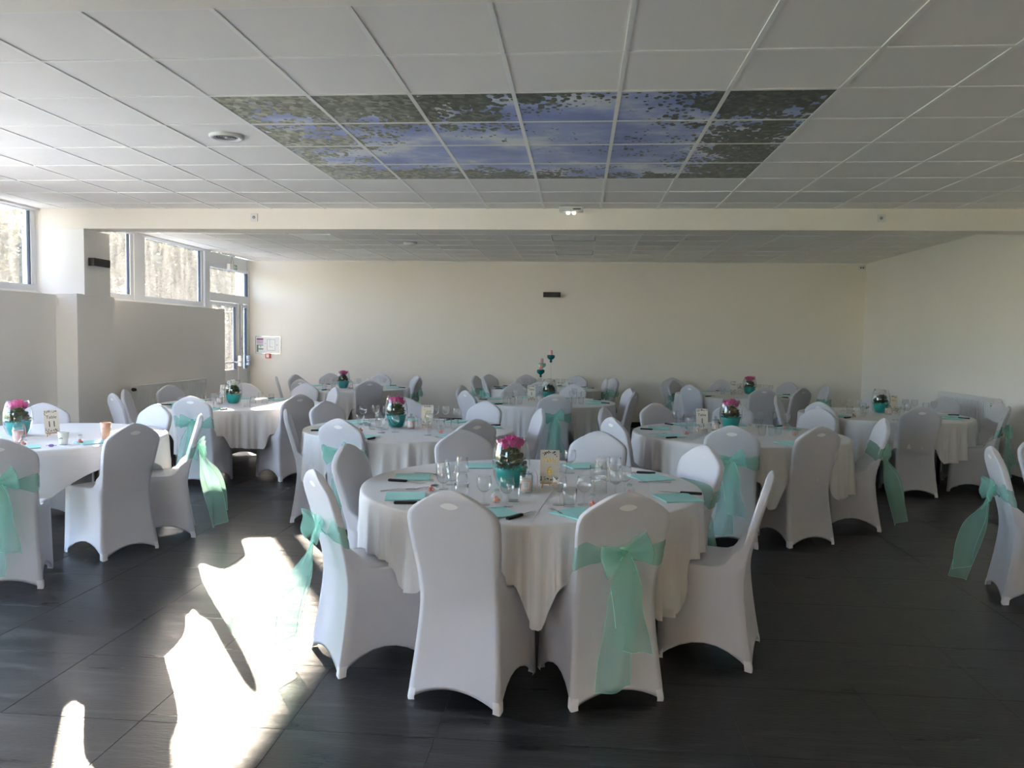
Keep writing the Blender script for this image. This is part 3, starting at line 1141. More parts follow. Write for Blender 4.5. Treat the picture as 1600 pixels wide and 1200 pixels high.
# table, back-top x, y, label, sash (None or look 0-2), sash label end
CH = [
    ('T1', -.52, 3.13, 'plain white covered chair front left at the nearest table, back to the camera', None),
    ('T1', .22, 3.22, 'white covered chair with mint sash front right at the nearest table', 0),
    ('T1', -1.24, 3.54, 'white covered chair with mint sash at left end of the nearest table', 1),
    ('T1', -1.36, 4.45, 'plain white covered chair at left rear of the nearest table, seat showing', None),
    ('T1', -.79, 5.30, 'plain white covered chair behind the nearest table, left of the flowers', None),
    ('T1', .16, 5.42, 'plain white covered chair behind the nearest table, right of the number card', None),
    ('T1', .79, 4.79, 'white covered chair with mint sash at right rear of the nearest table', 2),
    ('T1', .97, 3.88, 'plain white covered chair seen side-on at right end of the nearest table', None),
    ('T2', -1.82, 5.80, 'white covered chair with mint sash at near left of the middle-left table', 0),
    ('T2', -2.46, 7.42, 'plain white covered chair at far left of the middle-left table', None),
    ('T2', -2.50, 6.47, 'plain white covered chair seen edge-on left of the middle-left table', None),
    ('T2', -.83, 6.08, 'plain white covered chair at near right of the middle-left table', None),
    ('T2', -.91, 7.85, 'plain white covered chair at right rear of the middle-left table', None),
    ('T2', -1.80, 8.05, 'plain white covered chair behind the middle-left table and its pink flowers', None),
    ('T2', -.31, 7.12, 'plain white covered chair seen edge-on right of the middle-left table', None),
    ('T3', 1.15, 5.95, 'white covered chair with mint sash at near side of the middle-right table', 0),
    ('T3', 1.83, 6.08, 'plain white covered chair at near right of the middle-right table, back to camera', None),
    ('T3', 2.62, 6.87, 'white covered chair with mint sash at right end of the middle-right table', 1),
    ('T3', .77, 8.03, 'plain white covered chair behind the middle-right table, left of the card', None),
    ('T3', 1.60, 8.27, 'plain white covered chair behind the middle-right table and its flowers', None),
    ('T3', 2.36, 7.84, 'plain white covered chair at right rear of the middle-right table', None),
    ('T3', .26, 6.41, 'plain white covered chair at near left of the middle-right table', None),
    ('T3', .22, 7.38, 'plain white covered chair at far left of the middle-right table', None),
    ('T4', 3.47, 8.22, 'plain white covered chair at near side of the right table, back to camera', None),
    ('T4', 4.50, 8.56, 'white covered chair with mint sash at near right of the right table', 2),
    ('T4', 3.88, 10.50, 'plain white covered chair behind the right table and its potted plant', None),
    ('T4', 4.50, 9.98, 'plain white covered chair at the right table in front of the right radiator', None),
    ('T4', 2.57, 8.65, 'plain white covered chair at near left of the right table', None),
    ('T4', 4.70, 9.12, 'plain white covered chair at right end of the right table by the wall', None),
    ('T4', 2.37, 9.70, 'plain white covered chair seen edge-on at far left of the right table', None),
    ('T5', -.26, 9.02, 'white covered chair with mint sash at near side of the back centre table', 0),
    ('T5', -.90, 11.17, 'plain white covered chair behind the back centre table, left of the plant', None),
    ('T5', -.05, 11.18, 'plain white covered chair behind the back centre table, right of the plant', None),
    ('T5', .72, 9.70, 'plain white covered chair at near right of the back centre table', None),
    ('T5', .71, 10.48, 'plain white covered chair at far right of the back centre table', None),
    ('T5', -1.37, 9.36, 'plain white covered chair at near left of the back centre table', None),
    ('T5', -1.58, 10.40, 'plain white covered chair at far left of the back centre table', None),
    ('T10', .27, 12.95, 'white covered chair with mint sash at near right of the farthest table', 0),
    ('T10', .62, 13.45, 'white covered chair with mint sash at right end of the farthest table', 2),
    ('T10', -1.76, 13.20, 'white covered chair with mint sash seen edge-on left of the farthest table', 1),
    ('T10', -1.60, 13.80, 'plain white covered chair at far left of the farthest table by the wall', None),
    ('T10', -1.38, 12.62, 'white covered chair with mint sash at near left of the farthest table', 0),
    ('T10', -.93, 13.92, 'plain white covered chair behind the farthest table, left of the candle holders', None),
    ('T10', -.56, 11.80, 'plain white covered chair at near side of the farthest table', None),
    ('T10', .0, 13.92, 'plain white covered chair behind the farthest table, right of the candle holders', None),
    ('T6', -3.01, 11.15, 'plain white covered chair at near side of the back left table', None),
    ('T6', -2.65, 12.88, 'plain white covered chair at far right of the back left table', None),
    ('T6', -2.46, 12.07, 'white covered chair with mint sash at right end of the back left table', 0),
    ('T6', -4.25, 13.14, 'plain white covered chair behind the back left table, left of its flowers', None),
    ('T6', -3.39, 13.29, 'plain white covered chair behind the back left table, right of its flowers', None),
    ('T6', -4.63, 12.46, 'plain white covered chair at far left of the back left table', None),
    ('T6', -4.66, 11.72, 'plain white covered chair seen edge-on left of the back left table', None),
    ('T6', -4.04, 11.09, 'plain white covered chair at near left of the back left table', None),
    ('T7', 1.62, 13.75, 'plain white covered chair standing against the back wall, seat showing', None),
    ('T7', 1.52, 12.90, 'white covered chair with mint sash seen edge-on left of the back right table', 1),
    ('T7', 1.64, 11.62, 'plain white covered chair at near left of the back right table', None),
    ('T7', 2.40, 13.45, 'plain white covered chair behind the back right table, left of its card', None),
    ('T7', 3.42, 13.05, 'plain white covered chair behind the back right table, right of its flowers', None),
    ('T7', 2.60, 11.20, 'plain white covered chair at near side of the back right table', None),
    ('T7', 3.16, 11.28, 'plain white covered chair at near right of the back right table', None),
    ('T7', 3.78, 12.25, 'white covered chair with mint sash at right end of the back right table', 0),
    ('T8', -5.07, 9.32, 'plain white covered chair at the sunlit left table in front of the left radiator', None),
    ('T8', -4.40, 10.02, 'plain white covered chair behind the sunlit left table and its white flowers', None),
    ('T8', -3.92, 7.62, 'white covered chair with mint sash at near side of the sunlit left table', 2),
    ('T8', -4.86, 7.78, 'plain white covered chair at near left of the sunlit left table', None),
    ('T8', -5.12, 8.42, 'plain white covered chair at left end of the sunlit left table by the wall', None),
    ('T8', -2.97, 8.19, 'plain white covered chair at near right of the sunlit left table', None),
    ('T8', -3.60, 10.18, 'plain white covered chair at right rear of the sunlit left table', None),
    ('T8', -2.98, 9.50, 'plain white covered chair seen edge-on right of the sunlit left table', None),
    ('T9', -3.74, 6.72, 'plain white covered chair at right rear of the leftmost table', None),
    ('T9', -2.94, 5.94, 'white covered chair with mint bow seen side-on right of the leftmost table', 1),
    ('T9', -4.72, 6.55, 'plain white covered chair behind the leftmost table and its number card', None),
    ('T9', -3.05, 5.18, 'plain white covered chair at near right of the leftmost table, back to camera', None),
    ('T9', -3.37, 4.27, 'white covered chair with mint sash at the left edge of the photo', 0),
]
T11 = (3.64, 4.83)
CH += [('T11', 2.555, 5.10, 'white covered chair with big mint bow at the right edge of the photo', 1),
       ('T11', 3.255, 5.85, 'white covered chair barely showing at the right edge of the photo', None)]
occ = {}
FACE = {0: .27, 1: -.36}                   # headings measured from the feet, radians from +Y clockwise
for idx, (tb, x, y, lab, sash) in enumerate(CH):
    tx, ty = TABLES[tb][0] if tb in TABLES else T11
    a = math.atan2(ty - y, tx - x)
    rz = a - PI / 2
    if idx in FACE:
        rz = -FACE[idx]
    if 'standing against' in lab:
        rz = PI + .15
    if 'seen side-on right of the leftmost' in lab:
        rz = math.atan2(-.46, -.88) - PI / 2
    rad = math.hypot(x - tx, y - ty)
    if rad < 1.04 and tb in TABLES:
        x, y = tx + (x - tx) * 1.04 / rad, ty + (y - ty) * 1.04 / rad
    fx, fy = -sin(rz), cos(rz)
    loc = (x + .066 * fx, y + .066 * fy, 0)
    K_CHAIR.at(loc, rz, lab, 'covered banquet chairs around the tables')
    occ.setdefault(tb, []).append(math.atan2(y - ty, x - tx))
    if sash is not None:
        sl = lab.replace('white covered chair with big mint bow', 'big sheer mint bow on chair').replace('white covered chair with mint sash', 'sheer mint sash on chair').replace('white covered chair with mint bow', 'sheer mint bow on chair')
        K_SASH[sash].at(loc, rz, sl, 'mint organza chair sashes')

TZ = .755


def table_thing(tc, label):
    t = thing('round_table', label, 'table', (tc[0], tc[1], 0), .0 if tc[1] < 5 else .5, 'round banquet tables under white cloths')
    MB().lathe([(0, TZ - .03), (.905, TZ - .03), (.912, TZ - .02), (.912, TZ - .006), (.905, TZ - .001), (0, TZ - .001)], 48).build('tabletop', M_TABLE, t, False)
    for sx in (-1, 1):
        for sy in (-1, 1):
            MB().tube([(sx * .42, sy * .40, 0), (sx * .42, sy * .40, TZ - .03)], .018, 8).build('leg', M_BLACKMETAL, t, True)
        MB().tube([(sx * .42, -.40, .70), (sx * .42, .40, .70)], .014, 8).build('cross_rail', M_BLACKMETAL, t, True)
    return t


def cloth_mesh(tb, seed, tc, lift=0.0, cut=None, base=.33, angs=()):
    rnd = random.Random(seed)
    R_ = .918 + lift
    N = 420
    ph = [rnd.uniform(0, 2 * PI) for _ in range(6)]
    rows = [[(r * cos(2 * PI * k / N), r * sin(2 * PI * k / N), TZ + .005 + lift) for k in range(N)] for r in (.02, .3, .6, .8, .89, R_ - .012)]
    rows.append([((R_ - .003) * cos(2 * PI * k / N), (R_ - .003) * sin(2 * PI * k / N), TZ + .003 + lift) for k in range(N)])
    rows.append([((R_ + .001) * cos(2 * PI * k / N), (R_ + .001) * sin(2 * PI * k / N), TZ - .006 + lift) for k in range(N)])

    def hem(a):
        h = base + .035 * sin(2 * a + ph[0]) + .025 * sin(5 * a + ph[1])
        for c_ in angs:
            d_ = abs((a - c_ + PI) % (2 * PI) - PI)
            k = max(0, min(1, (.31 - d_) / .09))
            k = k * k * (3 - 2 * k)
            h = h + (max(.492, h) - h) * k
        return h
    for j in range(1, 12):
        t = j / 11
        row = []
        for k in range(N):
            a = 2 * PI * k / N
            z = (TZ - .006 + lift) + (hem(a) - TZ + .006 - lift) * t
            dz = (TZ - z) / .42
            fo = .9 * (1 - 2 * abs(sin(19 * a + 2.2 * sin(3 * a + ph[2])))) + .5 * (1 - 2 * abs(sin(33 * a + 2 * sin(4 * a + ph[3])))) + .3 * sin(13 * a + ph[4])
            gate = .5 + .5 * sin(4 * a + ph[5]) ** 2
            r = R_ + .004 + .012 * dz + .034 * gate * (min(1, dz) ** .7) * (fo - .1)
            row.append((r * cos(a), r * sin(a), z))
        rows.append(row)
    mb = MB().grid(rows, True)
    mb.f.append(tuple(reversed(range(N))))
    if cut is None:
        return mb
    bm = bmesh.new()
    vs = [bm.verts.new(p_) for p_ in mb.v]
    for f in mb.f:
        bm.faces.new([vs[i] for i in f])
    bmesh.ops.bisect_plane(bm, geom=bm.verts[:] + bm.edges[:] + bm.faces[:], plane_co=cut[0], plane_no=cut[1], clear_inner=True)
    bm.verts.index_update()
    m2 = MB()
    m2.add([v_.co for v_ in bm.verts], [[v_.index for v_ in f.verts] for f in bm.faces])
    bm.free()
    return m2


def square_cloth(tc, rot):
    """A square cloth laid over the round table: short at the sides, hanging corners."""
    N = 240
    R_ = .918
    rows = [[(r * cos(2 * PI * k / N), r * sin(2 * PI * k / N), TZ + .005) for k in range(N)] for r in (.02, .4, .7, .88, R_ - .012)]
    rows.append([(R_ * cos(2 * PI * k / N), R_ * sin(2 * PI * k / N), TZ - .004) for k in range(N)])
    for j in range(1, 9):
        t = j / 8
        row = []
        for k in range(N):
            a = 2 * PI * k / N
            L_ = 1.03 / max(abs(cos(a - rot)), abs(sin(a - rot))) - .90
            z = TZ - .004 - L_ * t * .98
            dz = L_ * t
            q = ((a - rot) % (PI / 2)) - PI / 4
            r = R_ + .006 + .05 * dz * math.exp(-(q / .12) ** 2) + .09 * dz * sin(13 * a) * .4 - .05 * dz * math.exp(-((abs(q) - .22) / .09) ** 2)
            row.append((r * cos(a), r * sin(a), z))
        rows.append(row)
    mb = MB().grid(rows, True)
    mb.f.append(tuple(reversed(range(N))))
    return mb


for i, (tb, (tc, nm)) in enumerate(TABLES.items()):
    table_thing(tc, 'round banquet table, %s' % nm)
    if tb == 'T9':
        o = square_cloth(tc, math.radians(-17)).build('tablecloth', M_CLOTH, None, True)
        lab = 'short square white tablecloth with hanging corners on the leftmost table'
    else:
        o = cloth_mesh(tb, i + 2, tc, 0, None, .33, occ[tb]).build('tablecloth', M_CLOTH, None, True)
        lab = 'long white pleated tablecloth on %s' % nm
    o.location = (tc[0], tc[1], 0)
    tag(o, lab, 'tablecloth', 'white round tablecloths')
T11C = (3.82, 4.83)
table_thing(T11C, 'round banquet table just beyond the right edge, behind the big bow chair')
o = cloth_mesh('T11', 21, T11C, 0, None, .33, occ['T11']).build('tablecloth', M_CLOTH, None, True)
o.location = (*T11C, 0)
tag(o, 'long white pleated tablecloth on the table beyond the right edge', 'tablecloth', 'white round tablecloths')
o = cloth_mesh('T1', 31, TABLES['T1'][0], .004, (Vector((.14, 0, 0)), Vector((1, -.09, 0))), .31, occ['T1']).build('tablecloth', M_CLOTH, None, True)
o.location = (*TABLES['T1'][0], 0)
tag(o, 'second white cloth overlapping the right half of the nearest table', 'tablecloth', 'white round tablecloths')
sm_ = MB()
sm_.tube([(.14 + .09 * y_, y_, TZ + .0098) for y_ in (.90, .45, 0, -.45, -.905)] + [(.057, -.923, TZ - .006), (.056, -.935, TZ - .10), (.055, -.945, TZ - .24), (.054, -.95, .40)], .0016, 6)
sm_.build('hem_seam', M_CLOTH, o, True)
SURF = TZ + .0056


def surf(tb, x):
    return SURF + (.0045 if tb == 'T1' and x > .12 else 0)


# ------------------------------------------------------------------ tableware kinds
def k_wine():
    t = thing('wine_glass', '', 'glass')
    pr = [(.0, .001), (.030, .001), (.031, .003), (.012, .006), (.0045, .012), (.0038, .045), (.0045, .058), (.015, .064), (.028, .076), (.0355, .094), (.0365, .108), (.034, .126), (.0315, .140)]
    inner = [(r - .0012, z + .0005) for r, z in reversed(pr[7:])] + [(.0, .0655)]
    MB().lathe(pr[:7], 18).build('foot_and_stem', M_GLASS, t, True)
    MB().lathe(pr[6:] + inner, 20).build('bowl', M_GLASS, t, True)
    return Kind(t)


def k_tumbler(up):
    t = thing('tumbler', '', 'glass')
    pr = [(.0, .0), (.028, .0), (.029, .004), (.033, .05), (.036, .088), (.0345, .088), (.0315, .05), (.027, .010), (.0, .008)]
    mb = MB().lathe(pr, 20)
    if up:
        mb.v = [(x, y, .088 - z) for x, y, z in mb.v]
        mb.f = [tuple(reversed(f)) for f in mb.f]
    mb.build('wall', M_GLASS, t, True)
    return Kind(t)


def k_knife():
    t = thing('steak_knife', '', 'knife')
    h = MB().box(-.011, .011, 0, .112, .0, .013, .004)
    h.v = [(x * (1 + .12 * sin(y * 50)), y, z) for x, y, z in h.v]
    h.build('handle', M_BLACK, t)
    b = MB()
    for s in (0, 1):
        b.add([(-.008, .112, .005 + s * .0015), (.008, .112, .005 + s * .0015), (.009, .18, .005 + s * .0012), (.003, .222, .005 + s * .001), (-.008, .19, .005 + s * .001)], [(4, 3, 2, 1, 0) if s == 0 else (0, 1, 2, 3, 4)])
    b.f += [(i, (i + 1) % 5, (i + 1) % 5 + 5, i + 5) for i in range(5)]
    b.build('blade', M_STEEL, t)
    return Kind(t)


def ribbon(pts, th=.0014):
    """flat cutlery stick: (y, half width, z)"""
    mb = MB()
    rows = []
    for y, w, z in pts:
        rows.append([(-w, y, z), (w, y, z), (w, y, z + th), (-w, y, z + th)])
    mb.grid([r + [] for r in rows], True)
    n = len(rows)
    mb.f += [(3, 2, 1, 0), ((n - 1) * 4, (n - 1) * 4 + 1, (n - 1) * 4 + 2, (n - 1) * 4 + 3)]
    return mb


def k_fork():
    t = thing('fork', '', 'fork')
    ribbon([(0, .005, .001), (.01, .009, .001), (.05, .007, .004), (.10, .004, .008), (.125, .004, .006), (.135, .011, .004)]).build('handle', M_STEEL, t)
    mb = MB()
    for k in range(4):
        x = -.0095 + k * .0063
        mb.box(x - .0017, x + .0017, .134, .185, .003, .0055)
    mb.build('tines', M_STEEL, t)
    return Kind(t)


def k_spoon():
    t = thing('spoon', '', 'spoon')
    ribbon([(0, .005, .001), (.01, .008, .001), (.05, .006, .004), (.10, .0035, .006), (.12, .004, .005)]).build('handle', M_STEEL, t)
    mb = MB()
    rows = []
    for i in range(5):
        r_ = i / 4
        rows.append([(.017 * r_ * cos(2 * PI * k / 16), .143 + .026 * r_ * sin(2 * PI * k / 16), .001 + .006 * r_ * r_) for k in range(16)])
    mb.grid(rows, True).build('bowl', M_STEEL, t, True)
    return Kind(t)


def k_napkin():
    t = thing('napkin', '', 'napkin')
    N = 6
    for nme, z0, s in (('lower_layer', .0008, .100), ('upper_layer', .0034, .0985)):
        mb = MB()
        for top in (0, 1):
            rows = [[(-s + 2 * s * i / N, -s + 2 * s * j / N, z0 + top * .0020 + .0006 * top * (1 + sin(i * 1.7 + j))) for i in range(N + 1)] for j in range(N + 1)]
            mb.grid(rows)
        rim0 = [i for i in range(N + 1)] + [(N + 1) * j + N for j in range(1, N + 1)] + [(N + 1) * N + i for i in range(N - 1, -1, -1)] + [(N + 1) * j for j in range(N - 1, 0, -1)]
        o_ = (N + 1) ** 2
        m = len(rim0)
        mb.f = [tuple(reversed(f)) if max(f) < o_ else f for f in mb.f]
        mb.f += [(rim0[k], rim0[(k + 1) % m], rim0[(k + 1) % m] + o_, rim0[k] + o_) for k in range(m)]
        mb.build(nme, M_NAPKIN, t)
    return Kind(t)


def k_favour():
    t = thing('favour_jar', '', 'jar')
    MB().lathe([(.0, .0), (.014, .0), (.024, .012), (.028, .026), (.024, .040), (.013, .050), (.012, .056)], 18).build('glass_globe', M_GLASS, t, True)
    MB().lathe([(.0135, .055), (.0135, .064), (.006, .068), (0, .068)], 14).build('stopper', M_GLASSLID, t, True)
    mb = MB()
    for x, y, z in ((.008, .004, .012), (-.009, .006, .012), (0, -.010, .013), (.002, .002, .025)):
        mb.lathe([(0, -.009), (.008, -.005), (.010, 0), (.008, .005), (0, .009)], 10, x, y, z)
    mb.build('sugared_almonds', M_CANDY, t, True)
    tg = MB().box(.020, .055, -.012, .012, .0008, .0022)
    tg.build('name_tag', M_LABELW, t)
    return Kind(t)


K_WINE, K_TUM, K_TUMUP = k_wine(), k_tumbler(False), k_tumbler(True)
K_KNIFE, K_FORK, K_SPOON, K_NAP, K_FAV = k_knife(), k_fork(), k_spoon(), k_napkin(), k_favour()

# ------------------------------------------------------------------ planter: glass bowl, teal pot, cyclamen


def planter(petal, pot=True, tall=True, seed=0):
    rnd = random.Random(seed)
    t = thing('flower_bowl', '', 'flower bowl')
    pr = [(.0, .003), (.05, .003), (.075, .02), (.095, .07), (.103, .13), (.100, .18), (.088, .235), (.075, .275)]
    gl = MB().lathe(pr + [(r - .0025, z) for r, z in reversed(pr[2:])], 36)
    gl.v = [(x, y, z + (.10 * x - .06 * y) * max(0, (z - .18) / .1)) for x, y, z in gl.v]
    gl.build('glass_bowl', M_GLASS, t, True)
    prr = [(.0, .008), (.052, .008), (.060, .015), (.078, .06), (.083, .10), (.083, .112), (.078, .112), (.074, .098), (.0, .095)]
    po = MB().lathe(prr, 36).build('pot', M_TEAL, t, True)
    sc = MB()
    for k in range(24):
        a = 2 * PI * k / 24
        b_ = MB().lathe([(0, -.006), (.006, -.003), (.007, 0), (.006, .003), (0, .006)], 6)
        sc.add([(x + .084 * cos(a), y + .084 * sin(a), z + .113) for x, y, z in b_.v], b_.f)
    sc.build('scalloped_rim', M_TEAL, po, True)
    # leaves
    for k in range(34):
        a = k * 2.4 + rnd.random() * .5
        q = (k + .5) / 34
        rr_ = .022 + .064 * q ** .6
        base = Vector((rr_ * .5 * cos(a), rr_ * .5 * sin(a), .11))
        tip = Vector((rr_ * cos(a) * 1.08, rr_ * sin(a) * 1.08, .215 - .085 * q ** 1.3 + rnd.uniform(-.010, .010)))
        mb = MB()
        side = Vector((-sin(a), cos(a), 0))
        upv = Vector((0, 0, 1))
        rows = []
        for i in range(5):
            s_ = i / 4
            c_ = base.lerp(tip, .40 + .60 * s_) + upv * .014 * sin(PI * s_)
            w_ = .030 * sin(PI * (.12 + .86 * s_)) ** .7
            rows.append([c_ - side * w_ - upv * .006, c_ + upv * .002, c_ + side * w_ - upv * .006])
        mb.grid(rows)
        mb.build('leaf', M_LEAF, t, True)
    mb = MB()
    for k in range(16):
        a = k * 2.4
        rr_ = .008 + .055 * (k / 16) ** .7
        z_ = .238 - .02 * (k / 16) + rnd.uniform(-.010, .012)
        top = Vector((rr_ * cos(a), rr_ * sin(a), z_))
        mb.tube([(.3 * top.x, .3 * top.y, .10), (.8 * top.x, .8 * top.y, .17), tuple(top)], .0018, 5)
        fb = MB()
        for q in range(5):
            b_ = a + q * 2 * PI / 5
            d_ = Vector((cos(b_), sin(b_), 0))
            e_ = Vector((-sin(b_), cos(b_), 0))
            rows = []
            for i in range(4):
                s_ = i / 3
                c_ = top + d_ * (.004 + .016 * sin(s_ * 1.6)) + Vector((0, 0, .038 * s_ - .006))
                w_ = (.004 + .010 * sin(PI * (.15 + .75 * s_)))
                rows.append([c_ - e_ * w_, c_ + d_ * .002, c_ + e_ * w_])
            fb.grid(rows)
        fb.build('blossom', petal, t, True)
    mb.build('stems', M_STEM, t, True)
    return Kind(t)


K_PINK = planter(M_PETALP, seed=5)
K_WHITE = planter(M_PETALW, seed=8)


def k_candle():
    t = thing('candle_jar', '', 'candle')
    j = MB().lathe([(.0, .0), (.034, .0), (.036, .004), (.036, .088), (.031, .096), (.029, .096), (.0335, .086), (.0335, .006), (.0, .006)], 24).build('jar', M_GLASS, t, True)
    MB().lathe([(.0, .007), (.0325, .007), (.0325, .070), (.0, .070)], 24).build('wax', M_WAX, t, True)
    lp = MB()
    rows = [[(.0368 * sin(a), -.0368 * cos(a), z) for a in [-.75 + 1.5 * i / 8 for i in range(9)]] for z in (.018, .066)]
    lp.grid(rows).build('pink_label', M_LABELP, t, True)
    rows = [[(.0374 * sin(a), -.0374 * cos(a), z) for a in [-.52 + 1.04 * i / 6 for i in range(7)]] for z in (.024, .060)]
    MB().grid(rows).build('white_label', M_LABELW, t, True)
    mb = MB()
    for z in (.033, .040, .047, .053):
        rows = [[(.0378 * sin(a), -.0378 * cos(a), z + dz) for a in [-.3 + .6 * i / 4 for i in range(5)]] for dz in (0, .002)]
        mb.grid(rows)
    mb.build('label_print', M_SIGNLINE, t)
    ld = MB().lathe([(.0, .097), (.033, .097), (.034, .104), (.024, .110), (.008, .112), (.006, .116)], 22).build('lid', M_GLASSLID, t, True)
    MB().lathe([(.006, .116), (.012, .121), (.013, .128), (.008, .134), (0, .135)], 14).build('lid_knob', M_GLASSLID, ld, True)
    rb = MB()
    rows = []
    for i in range(12):
        q = i / 11
        c_ = Vector((.034 + .022 * sin(2.2 * q) + .002, -.012 + .01 * q, .118 - .10 * q ** 1.5 + .012 * sin(PI * q)))
        rows.append([c_ + Vector((0, -.008, 0)), c_ + Vector((.003, 0, .002)), c_ + Vector((0, .008, 0))])
    rb.grid(rows).build('ribbon', M_RIBBON, t, True)
    return Kind(t)


K_CANDLE = k_candle()


def card(word, num, ink, seed):
    rnd = random.Random(seed)
    t = thing('table_card', '', 'table card')
    tilt = math.radians(-14)
    W_, H_ = .052, .174
    bd = MB().box(-W_, W_, -.0012, .0012, 0, H_).build('card', M_CARD, t)
    bd.location = (0, .0, .030)
    bd.rotation_euler = (tilt, 0, 0)
    wm = text_mesh(word, .034, ink, 'word')
    o_ = put('lettering', wm, bd, (0, -.0016, H_ * .68), (PI / 2, 0, 0))
    if num:
        nm_ = text_mesh(num, .066, ink, 'numeral')
        put('numeral', nm_, bd, (0, -.0016, H_ * .36), (PI / 2, 0, 0))
    sp = MB()
    for k in range(46):
        topp = k % 2
        x = rnd.uniform(-W_ + .006, W_ - .006)
        edge = abs(x) / W_
        z = (H_ - .006 - rnd.random() * (.010 + .034 * edge ** 2)) if topp else (.006 + rnd.random() * (.012 + .020 * edge))
        a = rnd.uniform(0, PI)
        dx, dz = .0055 * cos(a), .0055 * sin(a)
        sp.add([(x - dx, -.0017, z - dz), (x + dz * .45, -.0017, z - dx * .45), (x + dx, -.0017, z + dz), (x - dz * .45, -.0017, z + dx * .45)], [(0, 1, 2, 3)])
    tag(sp.build('leaf_sprigs', M_INK, bd), kind='stuff')
    ez = MB()
    ez.box(-W_ * .9, W_ * .9, -.014, .010, .022, .030)
    for s in (-1, 1):
        ez.tube([(s * .040, -.014, 0), (s * .030, .004, .035), (s * .018, .030, .11)], .004, 6)
    ez.tube([(0, .075, 0), (0, .030, .11)], .004, 6)
    ez.build('easel', M_WOOD, t)
    return t


# centrepieces: bowl, candle, card for each table (offsets from the table centre)
CENT = {
    'T1': ((-.10, -.10), (-.012, -.215), (.105, -.075)),
    'T2': ((-.13, .03), (.02, -.05), (.14, .07)),
    'T3': ((-.01, .30), (-.18, .12), (-.30, .07)),
    'T4': ((.04, .20), (.04, -.02), (.22, .28)),
    'T5': ((.06, .18), (-.05, -.02), (-.16, .06)),
    'T6': ((-.04, -.30), (.09, -.33), (.10, .16)),
    'T7': ((.22, .12), (.06, .05), (-.02, .12)),
    'T8': ((-.08, -.02), (-.20, -.12), (-.30, .20)),
    'T9': ((-.12, -.06), (.03, -.26), (.13, -.02)),
}
CARDTXT = {'T1': ('Table', '6', M_GOLD), 'T2': ('Table', '5', M_GOLD), 'T3': ('Table', '1', M_INK), 'T5': ('Table', '1', M_INK), 'T9': ('Table', '11', M_INK),
           'T4': ('Table', '', M_GOLD), 'T7': ('Table', '', M_INK), 'T8': ('Table', '', M_INK)}
for tb, (b_, c_, k_) in CENT.items():
    tc, nm = TABLES[tb]
    pink = tb in ('T1', 'T2', 'T3', 'T6', 'T7', 'T9')
    kk = K_PINK if pink else K_WHITE
    kk.at((tc[0] + b_[0], tc[1] + b_[1], surf(tb, b_[0])), .3 * len(nm), 'teal pot of %s cyclamen inside a glass bowl on %s' % ('pink' if pink else 'white', nm), 'flower bowls on the tables')
    K_CANDLE.at((tc[0] + c_[0], tc[1] + c_[1], surf(tb, c_[0])), .1, 'cream candle in lidded glass jar with pink ribbon on %s' % nm, 'candle jars on the tables')
    if tb in CARDTXT:
        w_, n_, m_ = CARDTXT[tb]
        t = card(w_, n_, m_, len(tb) + ord(tb[-1]))
        t.location = (tc[0] + k_[0], tc[1] + k_[1], surf(tb, k_[0]))
        t.rotation_euler = (0, 0, .9 if tb == 'T9' else (.12 if tb != 'T1' else .0))
        tag(t, 'leaf-bordered card%s on small wooden easel, %s' % (' reading Table %s' % n_ if n_ and tb != 'T2' else '', nm), None, 'number cards on the tables')

# ------------------------------------------------------------------ glasses
WINE = {
    'T1': [(-.45, -.205), (-.43, -.07), (-.42, -.37), (-.385, -.30), (-.19, -.555), (-.077, -.58), (-.22, .42), (.17, -.53), (.288, -.51), (.21, .39), (.405, .16), (.465, .13), (.45, -.27), (.50, -.19)],
    'T2': [(-.57, .53), (-.47, .62), (-.36, .60), (-.27, -.02), (-.16, -.38), (-.06, -.31), (.18, -.06), (.10, .68), (.20, .70), (.34, .5), (.25, -.47)],
    'T3': [(-.48, .56), (-.22, .70), (-.43, -.06), (.34, .66), (.44, .63), (.55, .55), (.05, .62), (.16, .68)],
    'T5': [(-.48, -.32), (-.39, -.45), (-.37, .02), (-.28, .68), (-.18, .72), (.36, .11), (.39, .60), (.45, -.18), (.51, .04)],
    'T10': [(-.38, .45), (-.28, .50), (-.20, .40), (-.10, .47), (.20, .47), (.30, .44), (.40, .40), (.48, .30), (.06, .48)],
    'T4': [(-.33, .36), (-.22, .46), (-.16, .33), (-.30, -.20), (.46, .56), (.55, .52), (.68, .30), (.49, .07), (.20, -.15)],
    'T6': [(-.33, -.44), (-.42, .03), (-.25, -.20), (-.35, .23), (.10, .05), (.17, .37), (.37, .20), (.45, .30)],
    'T7': [(-.21, .48), (.06, .58), (.15, .56), (.33, .50), (.44, .46), (.52, .40), (.58, .28)],
}
